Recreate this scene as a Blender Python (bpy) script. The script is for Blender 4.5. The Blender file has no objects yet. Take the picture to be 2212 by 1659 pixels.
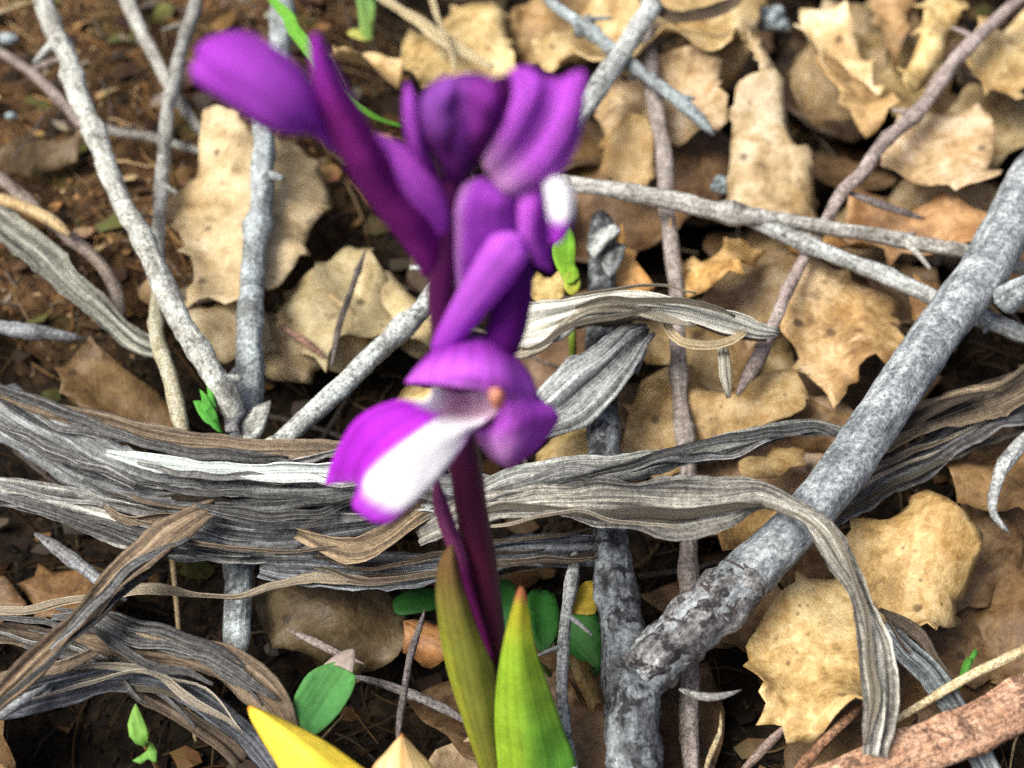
import bpy, math, random
from math import radians as R, sin, cos, pi, exp
from mathutils import Vector, noise
from mathutils.geometry import delaunay_2d_cdt

# ------------------------------------------------------------------ camera, sky, sun, exposure
CM = 0.01                                   # everything below is written in centimetres
sc = bpy.context.scene
PITCH, DIST, TANH = R(54), 22.0, 0.344      # looking down, cm to the litter, tan of half the horizontal field
CAMH = DIST * sin(PITCH)
FWD = Vector((0, cos(PITCH), -sin(PITCH)))
UP = Vector((0, sin(PITCH), cos(PITCH)))
ORG = Vector((0, 0, CAMH))
cam_d = bpy.data.cameras.new('camera'); cam = bpy.data.objects.new('camera', cam_d)
sc.collection.objects.link(cam); sc.camera = cam
cam.location = ORG * CM; cam.rotation_euler = (pi / 2 - PITCH, 0, 0)
cam_d.sensor_width = 36; cam_d.lens = 18 / TANH
cam_d.clip_start = 0.005; cam_d.clip_end = 50
cam_d.dof.use_dof = True; cam_d.dof.focus_distance = 18.7 * CM; cam_d.dof.aperture_fstop = 17

world = bpy.data.worlds.new('World'); sc.world = world; world.use_nodes = True
SUN_EL, SUN_AZ = R(60), R(-108)              # azimuth measured from +y (away from the camera), negative = to the left
wn = world.node_tree.nodes; wl = world.node_tree.links
sky = wn.new('ShaderNodeTexSky'); sky.sky_type = 'NISHITA'; sky.sun_disc = False
sky.sun_elevation = SUN_EL; sky.sun_rotation = SUN_AZ
sky.air_density = 0.6; sky.dust_density = 6.0; sky.ozone_density = 0.3
wl.new(sky.outputs[0], wn['Background'].inputs[0]); wn['Background'].inputs[1].default_value = 0.06
sun_d = bpy.data.lights.new('sun', 'SUN'); sun_d.energy = 1.5; sun_d.angle = R(26); sun_d.color = (1.0, 0.965, 0.91)
sun = bpy.data.objects.new('sun', sun_d); sc.collection.objects.link(sun)
sdir = Vector((sin(SUN_AZ) * cos(SUN_EL), cos(SUN_AZ) * cos(SUN_EL), sin(SUN_EL)))
sun.rotation_euler = sdir.to_track_quat('Z', 'Y').to_euler()
sc.view_settings.view_transform = 'Standard'; sc.view_settings.look = 'None'
sc.view_settings.gamma = 1.0; sc.view_settings.exposure = 1.66
sc.view_settings.use_curve_mapping = False
sc.cycles.max_bounces = 6; sc.cycles.use_denoising = False

rnd = random.Random(7)
C = sc.collection
KPX = TANH / 1106.0

def ray(u, v):
    return FWD + Vector((1, 0, 0)) * ((u - 1106) * KPX) + UP * ((829.5 - v) * KPX)
def atd(u, v, d):
    return ORG + ray(u, v) * d
def atz(u, v, z):
    r = ray(u, v); return ORG + r * ((z - ORG.z) / r.z)
def depth(p):
    return (p - ORG).dot(FWD)
def dstem(v):
    return 13.0 + (v - 250) * 0.00347

# ------------------------------------------------------------------ mesh helpers
def mk(name, vs, fs, mat, parent=None, uvs=None, cols=None, thick=0.0, origin=None, smooth=True):
    c = origin if origin is not None else sum(vs, Vector()) / len(vs)
    me = bpy.data.meshes.new(name)
    me.from_pydata([(v - c) * CM for v in vs], [], fs)
    if uvs is not None:
        ul = me.uv_layers.new(name='UVMap')
        flat = []
        for l in me.loops: flat.extend(uvs[l.vertex_index])
        ul.data.foreach_set('uv', flat)
    if cols is not None:
        ca = me.color_attributes.new('tint', 'FLOAT_COLOR', 'POINT')
        flat = []
        for k in cols: flat.extend((k[0], k[1], k[2], 1.0))
        ca.data.foreach_set('color', flat)
    if smooth: me.polygons.foreach_set('use_smooth', [True] * len(me.polygons))
    me.update()
    o = bpy.data.objects.new(name, me); C.objects.link(o)
    me.materials.append(mat)
    o.location = c * CM
    if parent is not None:
        o.parent = parent; o.location = c * CM - wloc(parent)
    if thick:
        m = o.modifiers.new('thickness', 'SOLIDIFY'); m.thickness = thick * CM; m.offset = 0
    return o
def wloc(o):
    l = Vector(o.location)
    while o.parent is not None:
        o = o.parent; l = l + Vector(o.location)
    return l
def empty(name, p, parent=None):
    o = bpy.data.objects.new(name, None); C.objects.link(o); o.empty_display_size = 0.005
    o.location = p * CM
    if parent is not None:
        o.parent = parent; o.location = p * CM - wloc(parent)
    return o
def tag(o, label, cat, group=None, kind=None):
    if label: o['label'] = label
    if cat: o['category'] = cat
    if group: o['group'] = group
    if kind: o['kind'] = kind
    return o

def sm(a, b, x):
    t = max(0, min(1, (x - a) / (b - a))); return t * t * (3 - 2 * t)
def cr(p0, p1, p2, p3, t):
    n = len(p1); t2 = t * t; t3 = t2 * t
    return [0.5 * (2 * p1[i] + (p2[i] - p0[i]) * t + (2 * p0[i] - 5 * p1[i] + 4 * p2[i] - p3[i]) * t2
                   + (3 * p1[i] - p0[i] - 3 * p2[i] + p3[i]) * t3) for i in range(n)]
def spline(pts, step):
    """Catmull-Rom through tuples whose first three entries are cm; resampled about every step cm"""
    ex = [[2 * a - b for a, b in zip(pts[0], pts[1])]] + [list(p) for p in pts] + [[2 * a - b for a, b in zip(pts[-1], pts[-2])]]
    out = []
    for i in range(1, len(ex) - 2):
        L = math.dist(ex[i][:3], ex[i + 1][:3]); n = max(2, int(L / step))
        for k in range(n): out.append(cr(ex[i - 1], ex[i], ex[i + 1], ex[i + 2], k / n))
    out.append(list(pts[-1]))
    return out
def nz(x, y, z): return noise.noise(Vector((x, y, z)))

def tube(name, P, mat, parent=None, n=14, step=0.12, rough=0.06, rfreq=1.6, seed=0.0, colf=None, groove=(), bend=0.0, round_end=(False, False), flat=1.0, knots=(), taper=False):
    """P: (x,y,z,r) in cm along the axis. A tapered, slightly crooked, capped tube."""
    S = spline(P, step); m = len(S)
    pts = [Vector(s[:3]) for s in S]; rad = [max(0.004, s[3]) for s in S]
    if bend:
        for i in range(m):
            q = i * step
            pts[i] = pts[i] + Vector((nz(q * .5, seed, 1), nz(q * .5, seed, 5), nz(q * .5, seed, 9) * .5)) * bend
    for (kt, kr, kw) in knots:                       # (fraction along, extra radius, half width in fraction)
        for i in range(m):
            rad[i] *= 1 + kr * exp(-((i / (m - 1) - kt) / kw) ** 2)
    if any(round_end):
        r0 = max(rad); tot = sum((pts[i + 1] - pts[i]).length for i in range(m - 1)); acc = 0; al = [0]
        for i in range(m - 1): acc += (pts[i + 1] - pts[i]).length; al.append(acc)
        for i in range(m):
            for e, on in enumerate(round_end):
                if on:
                    d = al[i] if e == 0 else tot - al[i]
                    if d < r0: rad[i] *= max(0.05, math.sqrt(max(0, 1 - (1 - d / r0) ** 2)))
    if taper:
        for q_, k_ in ((0, .35), (1, .7), (2, .9), (-1, .35), (-2, .7), (-3, .9)):
            if m > 6: rad[q_] *= k_
    vs, uvs, cols = [], [], []
    T0 = (pts[1] - pts[0]).normalized(); N = Vector((0, 0, -1)) - T0 * T0.dot(Vector((0, 0, -1)))
    if N.length < .1: N = Vector((0, 1, 0)) - T0 * T0.y
    N.normalize(); L = 0
    for i in range(m):
        T = (pts[min(i + 1, m - 1)] - pts[max(i - 1, 0)]).normalized()
        N = (N - T * T.dot(N)).normalized(); B = T.cross(N)
        if i: L += (pts[i] - pts[i - 1]).length
        for j in range(n + 1):
            a = 2 * pi * j / n
            jj = a % (2 * pi)
            r = rad[i] * (1 + rough * nz(cos(a) * 1.3 + seed, sin(a) * 1.3, L * rfreq) + rough * .6 * nz(cos(a) * 3 + seed, sin(a) * 3, L * rfreq * 3))
            for (ga, gd, gw) in groove:
                da = (jj - ga + pi) % (2 * pi) - pi
                r *= 1 - gd * exp(-(da / gw) ** 2)
            vs.append(pts[i] + N * (cos(a) * r * flat) + B * (sin(a) * r)); uvs.append((L, j / n))
            if colf: cols.append(colf(i / (m - 1), j / n))
    fs = []
    W = n + 1
    for i in range(m - 1):
        for j in range(n): fs.append((i * W + j, i * W + j + 1, (i + 1) * W + j + 1, (i + 1) * W + j))
    for e, i in ((0, 0), (1, m - 1)):                # slightly domed, uneven end caps
        T = (pts[1] - pts[0]).normalized() if e == 0 else (pts[-1] - pts[-2]).normalized()
        c = len(vs); vs.append(pts[i] + T * ((-1 if e == 0 else 1) * rad[i] * .35)); uvs.append((L if e else 0, .5))
        if colf: cols.append(colf(float(e), .5))
        for j in range(n):
            f = (i * W + j + 1, i * W + j, c); fs.append(f if e == 0 else f[::-1])
    return mk(name, vs, fs, mat, parent, uvs, cols if colf else None)

def ptube(name, pts, mat, **kw):
    """pts: (u, v, z, width in picture pixels at that point)"""
    P = []
    for (u, v, z, w) in pts:
        p = atz(u, v, z); P.append((p.x, p.y, p.z, w * .5 * KPX * depth(p)))
    return tube(kw.pop('oname', name), P, mat, **kw)

def strap(name, pts, mat, parent=None, na=16, step=0.1, ridge=0.03, fold=0.0, edge=0.28, seed=0.0, up=(0, -.35, .94), thick=0.012, fray=0.12, wob=.08, calm=1.0):
    """pts: (u, v, z, width px, twist degrees): a dried, ribbed ribbon"""
    P = []
    for (u, v, z, w, tw) in pts:
        p = atz(u, v, z); P.append((p.x, p.y, p.z, w * KPX * depth(p), tw))
    S = spline(P, step); m = len(S); U = Vector(up)
    vs, uvs = [], []; L = 0
    for i in range(m):
        p = Vector(S[i][:3]); a = Vector(S[max(i - 1, 0)][:3]); b = Vector(S[min(i + 1, m - 1)][:3])
        if i: L += (p - Vector(S[i - 1][:3])).length
        T = (b - a).normalized(); N = (U - T * T.dot(U)).normalized(); B = T.cross(N)
        tw = R(S[i][4]); N2 = N * cos(tw) + B * sin(tw); B2 = B * cos(tw) - N * sin(tw)
        w = max(.02, S[i][3]) * (1 + calm * (.42 * nz(L * .6, seed, 3.3) + .22 * nz(L * 1.9, seed, 1.3)))
        p = p + B * (wob * nz(L * .7, seed, 12.5) + wob * .4 * nz(L * 2.2, seed, 2.5)) + N * (wob * 1.4 * nz(L * .8, seed, 22.5))
        tw = tw + calm * (1.0 * nz(L * .55, seed, 31.0) + .3 * nz(L * 1.7, seed, 37.0)); N2 = N * cos(tw) + B * sin(tw); B2 = B * cos(tw) - N * sin(tw)
        for j in range(na + 1):
            s = j / na * 2 - 1
            h = ridge * (nz(s * 2.2 + seed, L * .25, seed) * 2.0 + nz(s * 6 + seed, L * .45, 4 + seed) * 1.1)
            h += fold * w * (abs(s) ** 1.4) + w * edge * 1.5 * nz(s * .8 + seed, L * .9, 7) * abs(s) ** 1.5
            e = w * .5 * s
            if abs(s) == 1: e *= 1 + .16 * nz(L * 3, seed, s * 5) + fray * nz(L * 8, seed, s)
            vs.append(p + B2 * e + N2 * h); uvs.append((L + seed * 3.1, s))
    W = na + 1; fs = []
    for i in range(m - 1):
        for j in range(na): fs.append((i * W + j, i * W + j + 1, (i + 1) * W + j + 1, (i + 1) * W + j))
    return mk(name, vs, fs, mat, parent, uvs, thick=thick)

def outline(poly, step, ca=105):
    """closed polygon in cm -> smooth closed line; angles sharper than ~100 degrees stay corners"""
    n = len(poly); out = []
    V = [Vector(p) for p in poly]
    def corner(i):
        a = (V[i - 1] - V[i]); b = (V[(i + 1) % n] - V[i])
        return a.length > 1e-6 and b.length > 1e-6 and a.angle(b) < R(ca)
    for i in range(n):
        p1, p2 = V[i], V[(i + 1) % n]
        p0 = p1 + (p1 - p2) if corner(i) else V[i - 1]
        p3 = p2 + (p2 - p1) if corner((i + 1) % n) else V[(i + 2) % n]
        k = max(1, int((p2 - p1).length / step))
        for q in range(k): out.append(Vector(cr(p0, p1, p2, p3, q / k)))
    return out

def leaf_mesh(poly, axis, dispf, step=0.11, seed=0.0, ca=105, teeth=0.0):
    """poly in local 2D cm; returns vertices (x, y, h), faces and uv (along, across) in cm"""
    B = outline(poly, step, ca)
    B = [p + Vector((nz(p.x * 4, p.y * 4, seed), nz(p.x * 4, p.y * 4, seed + 9))) * .02 for p in B]
    if teeth:                                              # spiny points along the margin
        tr = random.Random(int(seed * 31) + 5); A_ = sum(B[i - 1].x * B[i].y - B[i].x * B[i - 1].y for i in range(len(B))); i = tr.randint(2, 5)
        B0 = list(B)
        while i < len(B) - 2:
            t_ = B0[i + 1] - B0[i - 1]
            if t_.length > 1e-6:
                n_ = Vector((t_.y, -t_.x)).normalized() * (1 if A_ > 0 else -1); B[i] = B0[i] + n_ * tr.uniform(.07, .17) * teeth
            i += tr.randint(5, 10)
    nb = len(B)
    x0, x1 = min(p.x for p in B), max(p.x for p in B); y0, y1 = min(p.y for p in B), max(p.y for p in B)
    def inside(x, y):
        r = False; j = nb - 1
        for i in range(nb):
            if (B[i].y > y) != (B[j].y > y) and x < (B[j].x - B[i].x) * (y - B[i].y) / (B[j].y - B[i].y + 1e-12) + B[i].x: r = not r
            j = i
        return r
    def bd(x, y):
        return min((p.x - x) ** 2 + (p.y - y) ** 2 for p in B) ** .5
    pts = list(B); g = step * 1.15; yy = y0; row = 0
    rr = random.Random(int(seed * 100) + 3)
    while yy < y1:
        xx = x0 + (g / 2 if row % 2 else 0)
        while xx < x1:
            px, py = xx + rr.uniform(-.2, .2) * g, yy + rr.uniform(-.2, .2) * g
            if inside(px, py) and bd(px, py) > g * .5: pts.append(Vector((px, py)))
            xx += g
        yy += g; row += 1
    res = delaunay_2d_cdt(pts, [(i, (i + 1) % nb) for i in range(nb)], [list(range(nb))], 1, 1e-5)
    V2, F = res[0], [tuple(f) for f in res[2]]
    a, b = Vector(axis[0]), Vector(axis[1]); d = (b - a); L = d.length; d /= L; nrm = Vector((-d.y, d.x))
    vs, uvs = [], []
    for p in V2:
        s, t = (p - a).dot(d), (p - a).dot(nrm)
        e = bd(p.x, p.y)
        vs.append((p.x, p.y, dispf(s / L, t, e, p.x, p.y))); uvs.append((s + seed * 7, t))
    return vs, F, uvs

def leaf_disp(cup, und, rim, seed, fold=0.0, roll=0.0):
    def f(s, t, e, x, y):
        h = und * (1.25 * nz(x * .62 + seed, y * .62, seed) + .22 * nz(x * 2.1, y * 2.1 + seed, seed + 4))
        h += cup * t * t + fold * abs(t) + roll * (s - .5) ** 2
        h += rim * nz(x * 1.3 + seed, y * 1.3, 11 + seed) * exp(-e / .24) + .01 * nz(x * 5, y * 5, seed)
        return h
    return f

def pleaf(name, px, z, mat, tilt=(0, 0), cup=None, und=0.55, rim=0.7, axis=None, seed=None, thick=0.02, color=None, parent=None, fold=0.0, roll=0.0, step=0.11, ca=105, teeth=0.0):
    """px: outline in picture pixels, laid on a (tilted) plane through height z, then warped"""
    seed = seed if seed is not None else rnd.uniform(0, 50)
    if cup is None: cup = rnd.choice((-1, 1)) * rnd.uniform(.1, .5)
    cu = sum(p[0] for p in px) / len(px); cv = sum(p[1] for p in px) / len(px)
    c = atz(cu, cv, z)
    n = Vector((-tilt[0], -tilt[1], 1)).normalized()
    ex = Vector((1, 0, tilt[0])).normalized(); ey = n.cross(ex)
    loc = []
    for (u, v) in px:
        r = ray(u, v); k = (c - ORG).dot(n) / r.dot(n); p = ORG + r * k - c
        loc.append((p.dot(ex), p.dot(ey)))
    if axis is None:
        i, j = max(((i, j) for i in range(len(loc)) for j in range(i)), key=lambda q: math.dist(loc[q[0]], loc[q[1]]))
        ax = (loc[i], loc[j])
    else:
        ax = []
        for (u, v) in axis:
            r = ray(u, v); k = (c - ORG).dot(n) / r.dot(n); p = ORG + r * k - c; ax.append((p.dot(ex), p.dot(ey)))
    vs, F, uvs = leaf_mesh(loc, ax, leaf_disp(cup, und, rim, seed, fold, roll), step, seed, ca, teeth)
    vs = [c + ex * a + ey * b + n * h for (a, b, h) in vs]
    zmin = min(v.z for v in vs)
    o = mk(name, vs, F, mat, parent, uvs, thick=thick)
    if color: o.color = (*color, 1)
    return o

def patch(name, net, mat, parent, colf=None, sub=6, thick=0.018, mode='d', warp=0.0, seed=0.0):
    """net: rows of (u, v, off): Catmull-Rom surface. mode d: off = cm in front of the stem; z: off = height in cm"""
    G = []
    for row in net:
        g = []
        for (u, v, o) in row:
            p = atd(u, v, dstem(v) - o) if mode == 'd' else atz(u, v, o)
            g.append([p.x, p.y, p.z])
        G.append(g)
    def dense(line):
        ex = [[2 * a - b for a, b in zip(line[0], line[1])]] + line + [[2 * a - b for a, b in zip(line[-1], line[-2])]]
        out = []
        for i in range(1, len(ex) - 2):
            for k in range(sub): out.append(cr(ex[i - 1], ex[i], ex[i + 1], ex[i + 2], k / sub))
        out.append(line[-1]); return out
    rows = [dense(r) for r in G]
    cols_ = [dense([rows[i][j] for i in range(len(rows))]) for j in range(len(rows[0]))]
    nj, ni = len(cols_), len(cols_[0])
    vs, uvs, cols = [], [], []
    for i in range(ni):
        for j in range(nj):
            p = Vector(cols_[j][i])
            if warp: p += (ORG - p).normalized() * warp * 1.8 * (nz(p.x * 2.5 + seed, p.y * 2.5, p.z * 2.5) + .15 * nz(p.x * 6 + seed, p.y * 6, p.z * 6))
            vs.append(p); uvs.append((i / (ni - 1), j / (nj - 1) * 2 - 1))
            if colf: cols.append(colf(i / (ni - 1), j / (nj - 1)))
    fs = [(i * nj + j, i * nj + j + 1, (i + 1) * nj + j + 1, (i + 1) * nj + j) for i in range(ni - 1) for j in range(nj - 1)]
    return mk(name, vs, fs, mat, parent, uvs, cols if colf else None, thick=thick)

# ------------------------------------------------------------------ materials
class NT:
    def __init__(s, name):
        s.m = bpy.data.materials.new(name); s.m.use_nodes = True
        s.n = s.m.node_tree.nodes; s.l = s.m.node_tree.links; s.bsdf = s.n['Principled BSDF']; s.out = s.n['Material Output']
    def new(s, t, **kw):
        n = s.n.new(t)
        for k, v in kw.items(): setattr(n, k, v)
        return n
    def put(s, node, i, v):
        if hasattr(v, 'is_output'): s.l.new(v, node.inputs[i])
        elif v is not None: node.inputs[i].default_value = v
    def math(s, op, a, b=None, c=None, clamp=False):
        n = s.new('ShaderNodeMath', operation=op, use_clamp=clamp); s.put(n, 0, a)
        if b is not None: s.put(n, 1, b)
        if c is not None: s.put(n, 2, c)
        return n.outputs[0]
    def vmath(s, op, a, b):
        n = s.new('ShaderNodeVectorMath', operation=op); s.put(n, 0, a); s.put(n, 1, b); return n.outputs[0]
    def noise(s, vec, scale, detail=6, rough=.6, dist=0.0):
        n = s.new('ShaderNodeTexNoise'); s.put(n, 'Vector', vec); s.put(n, 'Scale', scale); s.put(n, 'Detail', detail)
        s.put(n, 'Roughness', rough); s.put(n, 'Distortion', dist); return n.outputs[0]
    def ramp(s, f, stops, interp='LINEAR'):
        n = s.new('ShaderNodeValToRGB'); n.color_ramp.interpolation = interp; e = n.color_ramp.elements
        while len(e) < len(stops): e.new(.5)
        for i, (p, c) in enumerate(stops):
            e[i].position = p; e[i].color = (*c, 1) if len(c) == 3 else c
        s.l.new(f, n.inputs[0]); return n.outputs[0]
    def step(s, f, a, b):                                   # smooth 0..1 between a and b
        n = s.new('ShaderNodeMapRange', interpolation_type='SMOOTHSTEP'); s.put(n, 0, f); s.put(n, 1, a); s.put(n, 2, b); return n.outputs[0]
    def mix(s, f, a, b, mode='MIX'):
        n = s.new('ShaderNodeMix', data_type='RGBA', blend_type=mode); s.put(n, 0, f)
        for i, v in ((6, a), (7, b)):
            if isinstance(v, tuple): v = (*v, 1) if len(v) == 3 else v
            s.put(n, i, v)
        return n.outputs[2]
    def finish(s, col, rough=.8, bump=None, strength=.4, dist=.0003, transl=0.0, spec=.25, sss=0.0, tcol=None):
        s.put(s.bsdf, 'Base Color', col); s.put(s.bsdf, 'Roughness', rough); s.put(s.bsdf, 'Specular IOR Level', spec)
        if bump is not None:
            b = s.new('ShaderNodeBump'); s.put(b, 'Strength', strength); s.put(b, 'Distance', dist); s.put(b, 'Height', bump)
            s.l.new(b.outputs[0], s.bsdf.inputs['Normal'])
        if transl:
            t = s.new('ShaderNodeBsdfTranslucent'); s.put(t, 0, tcol if tcol is not None else col)
            m = s.new('ShaderNodeMixShader'); s.put(m, 0, transl)
            s.l.new(s.bsdf.outputs[0], m.inputs[1]); s.l.new(t.outputs[0], m.inputs[2]); s.l.new(m.outputs[0], s.out.inputs[0])
        return s.m
    def common(s):
        tc = s.new('ShaderNodeTexCoord'); oi = s.new('ShaderNodeObjectInfo')
        sh = s.new('ShaderNodeCombineXYZ'); s.put(sh, 0, s.math('MULTIPLY', oi.outputs['Random'], 37.0)); s.put(sh, 1, s.math('MULTIPLY', oi.outputs['Random'], 91.0))
        obj = s.vmath('ADD', s.vmath('MULTIPLY', tc.outputs['Object'], (100, 100, 100)), sh.outputs[0])     # cm, shifted per object
        sep = s.new('ShaderNodeSeparateXYZ'); s.l.new(tc.outputs['UV'], sep.inputs[0])
        return obj, sep.outputs[0], sep.outputs[1], oi
    def xyz(s, x, y, z=0.0):
        n = s.new('ShaderNodeCombineXYZ'); s.put(n, 0, x); s.put(n, 1, y); s.put(n, 2, z); return n.outputs[0]

def m_leaf(name, dark, mid, pale, specks=.6, transl=.18, vein=.5):
    s = NT(name); obj, u, v, oi = s.common()
    n1 = s.noise(obj, .8, 5, .6); n2 = s.noise(obj, 4.5, 6, .65, .4); n3 = s.noise(obj, 16, 3, .6)
    f = s.math('ADD', s.math('MULTIPLY', n1, .5), s.math('MULTIPLY', n2, .5))
    col = s.ramp(f, [(.36, dark), (.48, mid), (.60, pale)])
    og = s.step(s.noise(obj, 1.2, 4, .6), .52, .66); col = s.mix(s.math('MULTIPLY', og, .3), col, (mid[0] * 1.05, mid[1] * .85, mid[2] * .55))
    wh = s.step(s.noise(obj, 2.6, 5, .7, .5), .57, .70); col = s.mix(s.math('MULTIPLY', wh, .5), col, tuple(min(.8, c * 1.12 + .04) for c in pale))
    # side veins run forward from the midrib
    av = s.math('ABSOLUTE', v)
    v = s.math('ADD', v, s.math('MULTIPLY', s.math('SUBTRACT', s.noise(obj, .9, 2), .5), .35)); av = s.math('ABSOLUTE', v)
    w = s.math('FRACT', s.math('ADD', s.math('SUBTRACT', s.math('MULTIPLY', u, 2.3), s.math('MULTIPLY', av, 1.7)), s.math('MULTIPLY', n1, 1.5)))
    w = s.math('ABSOLUTE', s.math('SUBTRACT', w, .5))
    side = s.math('SUBTRACT', 1.0, s.step(w, .0, .075)); mid_ = s.math('SUBTRACT', 1.0, s.step(av, .015, .05))
    vn = s.math('MAXIMUM', s.math('MULTIPLY', side, .5), mid_)
    col = s.mix(s.math('MULTIPLY', vn, vein * .35), col, tuple(min(1, c * 1.05) for c in pale))
    # brown blotches and pin-prick fungal dots, each with its own shape
    bl = s.step(s.noise(obj, 1.7, 4, .7), .60, .72)
    col = s.mix(s.math('MULTIPLY', bl, .55), col, tuple(c * .55 for c in dark))
    vo = s.new('ShaderNodeTexVoronoi'); s.put(vo, 'Vector', obj); s.put(vo, 'Scale', 5.5); s.put(vo, 'Randomness', 1.0)
    vb = s.new('ShaderNodeTexVoronoi'); s.put(vb, 'Vector', s.vmath('ADD', obj, (3.3, 1.7, 0.4))); s.put(vb, 'Scale', 1.5)
    spot = s.math('SUBTRACT', 1.0, s.step(s.math('ADD', vb.outputs['Distance'], s.math('MULTIPLY', n2, .12)), .13, .2))
    col = s.mix(s.math('MULTIPLY', spot, .75), col, (.05, .033, .02))
    dots = s.math('MULTIPLY', s.math('SUBTRACT', 1.0, s.step(vo.outputs['Distance'], .10, .2)), s.step(s.noise(obj, 1.1, 2), .47, .56))
    col = s.mix(s.math('MULTIPLY', dots, specks), col, (.06, .045, .03))
    col = s.mix(.35, col, s.mix(1.0, col, s.ramp(n3, [(.3, (.55, .55, .55)), (.7, (1.3, 1.3, 1.3))]), 'MULTIPLY'))
    col = s.mix(1.0, col, oi.outputs['Color'], 'MULTIPLY')
    bump = s.math('ADD', s.math('MULTIPLY', n2, .7), s.math('ADD', s.math('MULTIPLY', vn, .22), s.math('MULTIPLY', n3, .5)))
    return s.finish(col, .55, bump, .5, .0005, transl, .35)

def m_strap(name, stops, speck=.35):
    s = NT(name); obj, u, v, oi = s.common()
    sh = s.math('MULTIPLY', oi.outputs['Random'], 50.0)
    f1 = s.noise(s.xyz(s.math('MULTIPLY', u, .35), s.math('MULTIPLY', v, 2.6), sh), 1.0, 5, .62, .3)
    f2 = s.noise(s.xyz(s.math('MULTIPLY', u, .9), s.math('MULTIPLY', v, 9.0), sh), 1.0, 6, .7, .2)
    f3 = s.noise(obj, 13, 5, .75)
    f = s.math('ADD', s.math('MULTIPLY', f1, .42), s.math('ADD', s.math('MULTIPLY', f2, .36), s.math('MULTIPLY', f3, .22)))
    col = s.ramp(f, [(.5 + (p - .5) * .95, c) for p, c in stops])
    d = s.step(s.noise(s.vmath('MULTIPLY', obj, (1, 1, 1)), 17, 3, .7), .57, .64)
    col = s.mix(s.math('MULTIPLY', d, speck), col, (.03, .028, .028))
    col = s.mix(1.0, col, oi.outputs['Color'], 'MULTIPLY')
    bump = s.math('ADD', s.math('MULTIPLY', f2, 1.0), s.math('MULTIPLY', f1, .8))
    return s.finish(col, .75, bump, .8, .0008, .08, .25)

def m_twig(name, dark, mid, pale, patches=.5, fine=14.0, pth=.56):
    s = NT(name); obj, u, v, oi = s.common()
    n1 = s.noise(obj, 2.2, 6, .65); n2 = s.noise(obj, fine, 5, .7)
    st = s.noise(s.xyz(s.math('MULTIPLY', u, 1.6), s.math('MULTIPLY', v, 14.0), s.math('MULTIPLY', oi.outputs['Random'], 60.0)), 1.0, 5, .65)
    f = s.math('ADD', s.math('MULTIPLY', n1, .36), s.math('ADD', s.math('MULTIPLY', st, .34), s.math('MULTIPLY', n2, .30)))
    col = s.ramp(f, [(.36, dark), (.48, mid), (.60, pale)])
    sp = s.noise(obj, fine * 1.9, 3, .7)
    col = s.mix(.75, col, s.mix(1.0, col, s.ramp(sp, [(.36, (.35, .35, .36)), (.5, (1, 1, 1)), (.64, (1.5, 1.5, 1.48))]), 'MULTIPLY'))
    pt = s.step(s.noise(obj, 3.3, 6, .75, .6), pth, pth + .07)
    col = s.mix(s.math('MULTIPLY', pt, patches), col, tuple(c * .55 for c in dark))
    ring = s.step(s.noise(s.xyz(s.math('MULTIPLY', u, 2.6), s.math('MULTIPLY', v, .8), s.math('MULTIPLY', oi.outputs['Random'], 13.0)), 1.0, 2, .5), .66, .72)
    col = s.mix(s.math('MULTIPLY', ring, .5), col, tuple(c * .6 for c in dark))
    col = s.mix(1.0, col, oi.outputs['Color'], 'MULTIPLY')
    bump = s.math('ADD', s.math('MULTIPLY', st, .7), s.math('MULTIPLY', n2, .6))
    return s.finish(col, .8, bump, .7, .0006, 0, .2)

def m_tint(name, veins=.25, vfreq=9.0, rough=.5, transl=.3, mott=.35, spec=.3, lines=0.0):
    """colour from the part's own tint attribute, with fine lengthwise veins and mottling"""
    s = NT(name); obj, u, v, oi = s.common()
    at = s.new('ShaderNodeAttribute'); at.attribute_name = 'tint'
    st = s.noise(s.xyz(s.math('MULTIPLY', u, .8), s.math('MULTIPLY', v, vfreq), 3.0), 1.0, 3, .55)
    n2 = s.noise(obj, 7, 5, .65)
    k = s.math('ADD', 1.0 - veins * .5 - mott * .5, s.math('ADD', s.math('MULTIPLY', st, veins), s.math('MULTIPLY', n2, mott)))
    if lines:
        wob = s.math('MULTIPLY', s.noise(s.xyz(s.math('MULTIPLY', u, 2.0), s.math('MULTIPLY', v, 2.0), 8.0), 1.0, 2, .5), .5)
        w = s.math('ABSOLUTE', s.math('SUBTRACT', s.math('FRACT', s.math('ADD', s.math('MULTIPLY', v, 3.2), wob)), .5))
        sg = s.new('ShaderNodeSeparateColor'); s.l.new(at.outputs['Color'], sg.inputs[0])
        ln = s.math('MULTIPLY', s.math('SUBTRACT', 1.0, s.step(w, .03, .2)), s.math('SUBTRACT', 1.0, sg.outputs[1], clamp=True))
        k = s.math('MULTIPLY', k, s.math('SUBTRACT', 1.0, s.math('MULTIPLY', ln, lines)))
    g = s.xyz(k, k, k)
    col = s.mix(1.0, at.outputs['Color'], g, 'MULTIPLY')
    return s.finish(col, rough, s.math('ADD', st, s.math('MULTIPLY', n2, .4)), .35, .0004, transl, spec)

def m_plain(name, stops, scale=6.0, rough=.85, bump=.6, dist=.0008, transl=0.0):
    s = NT(name); obj, u, v, oi = s.common()
    n1 = s.noise(obj, scale, 7, .7); col = s.ramp(n1, stops)
    col = s.mix(1.0, col, oi.outputs['Color'], 'MULTIPLY')
    return s.finish(col, rough, n1, bump, dist, transl, .2)

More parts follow.
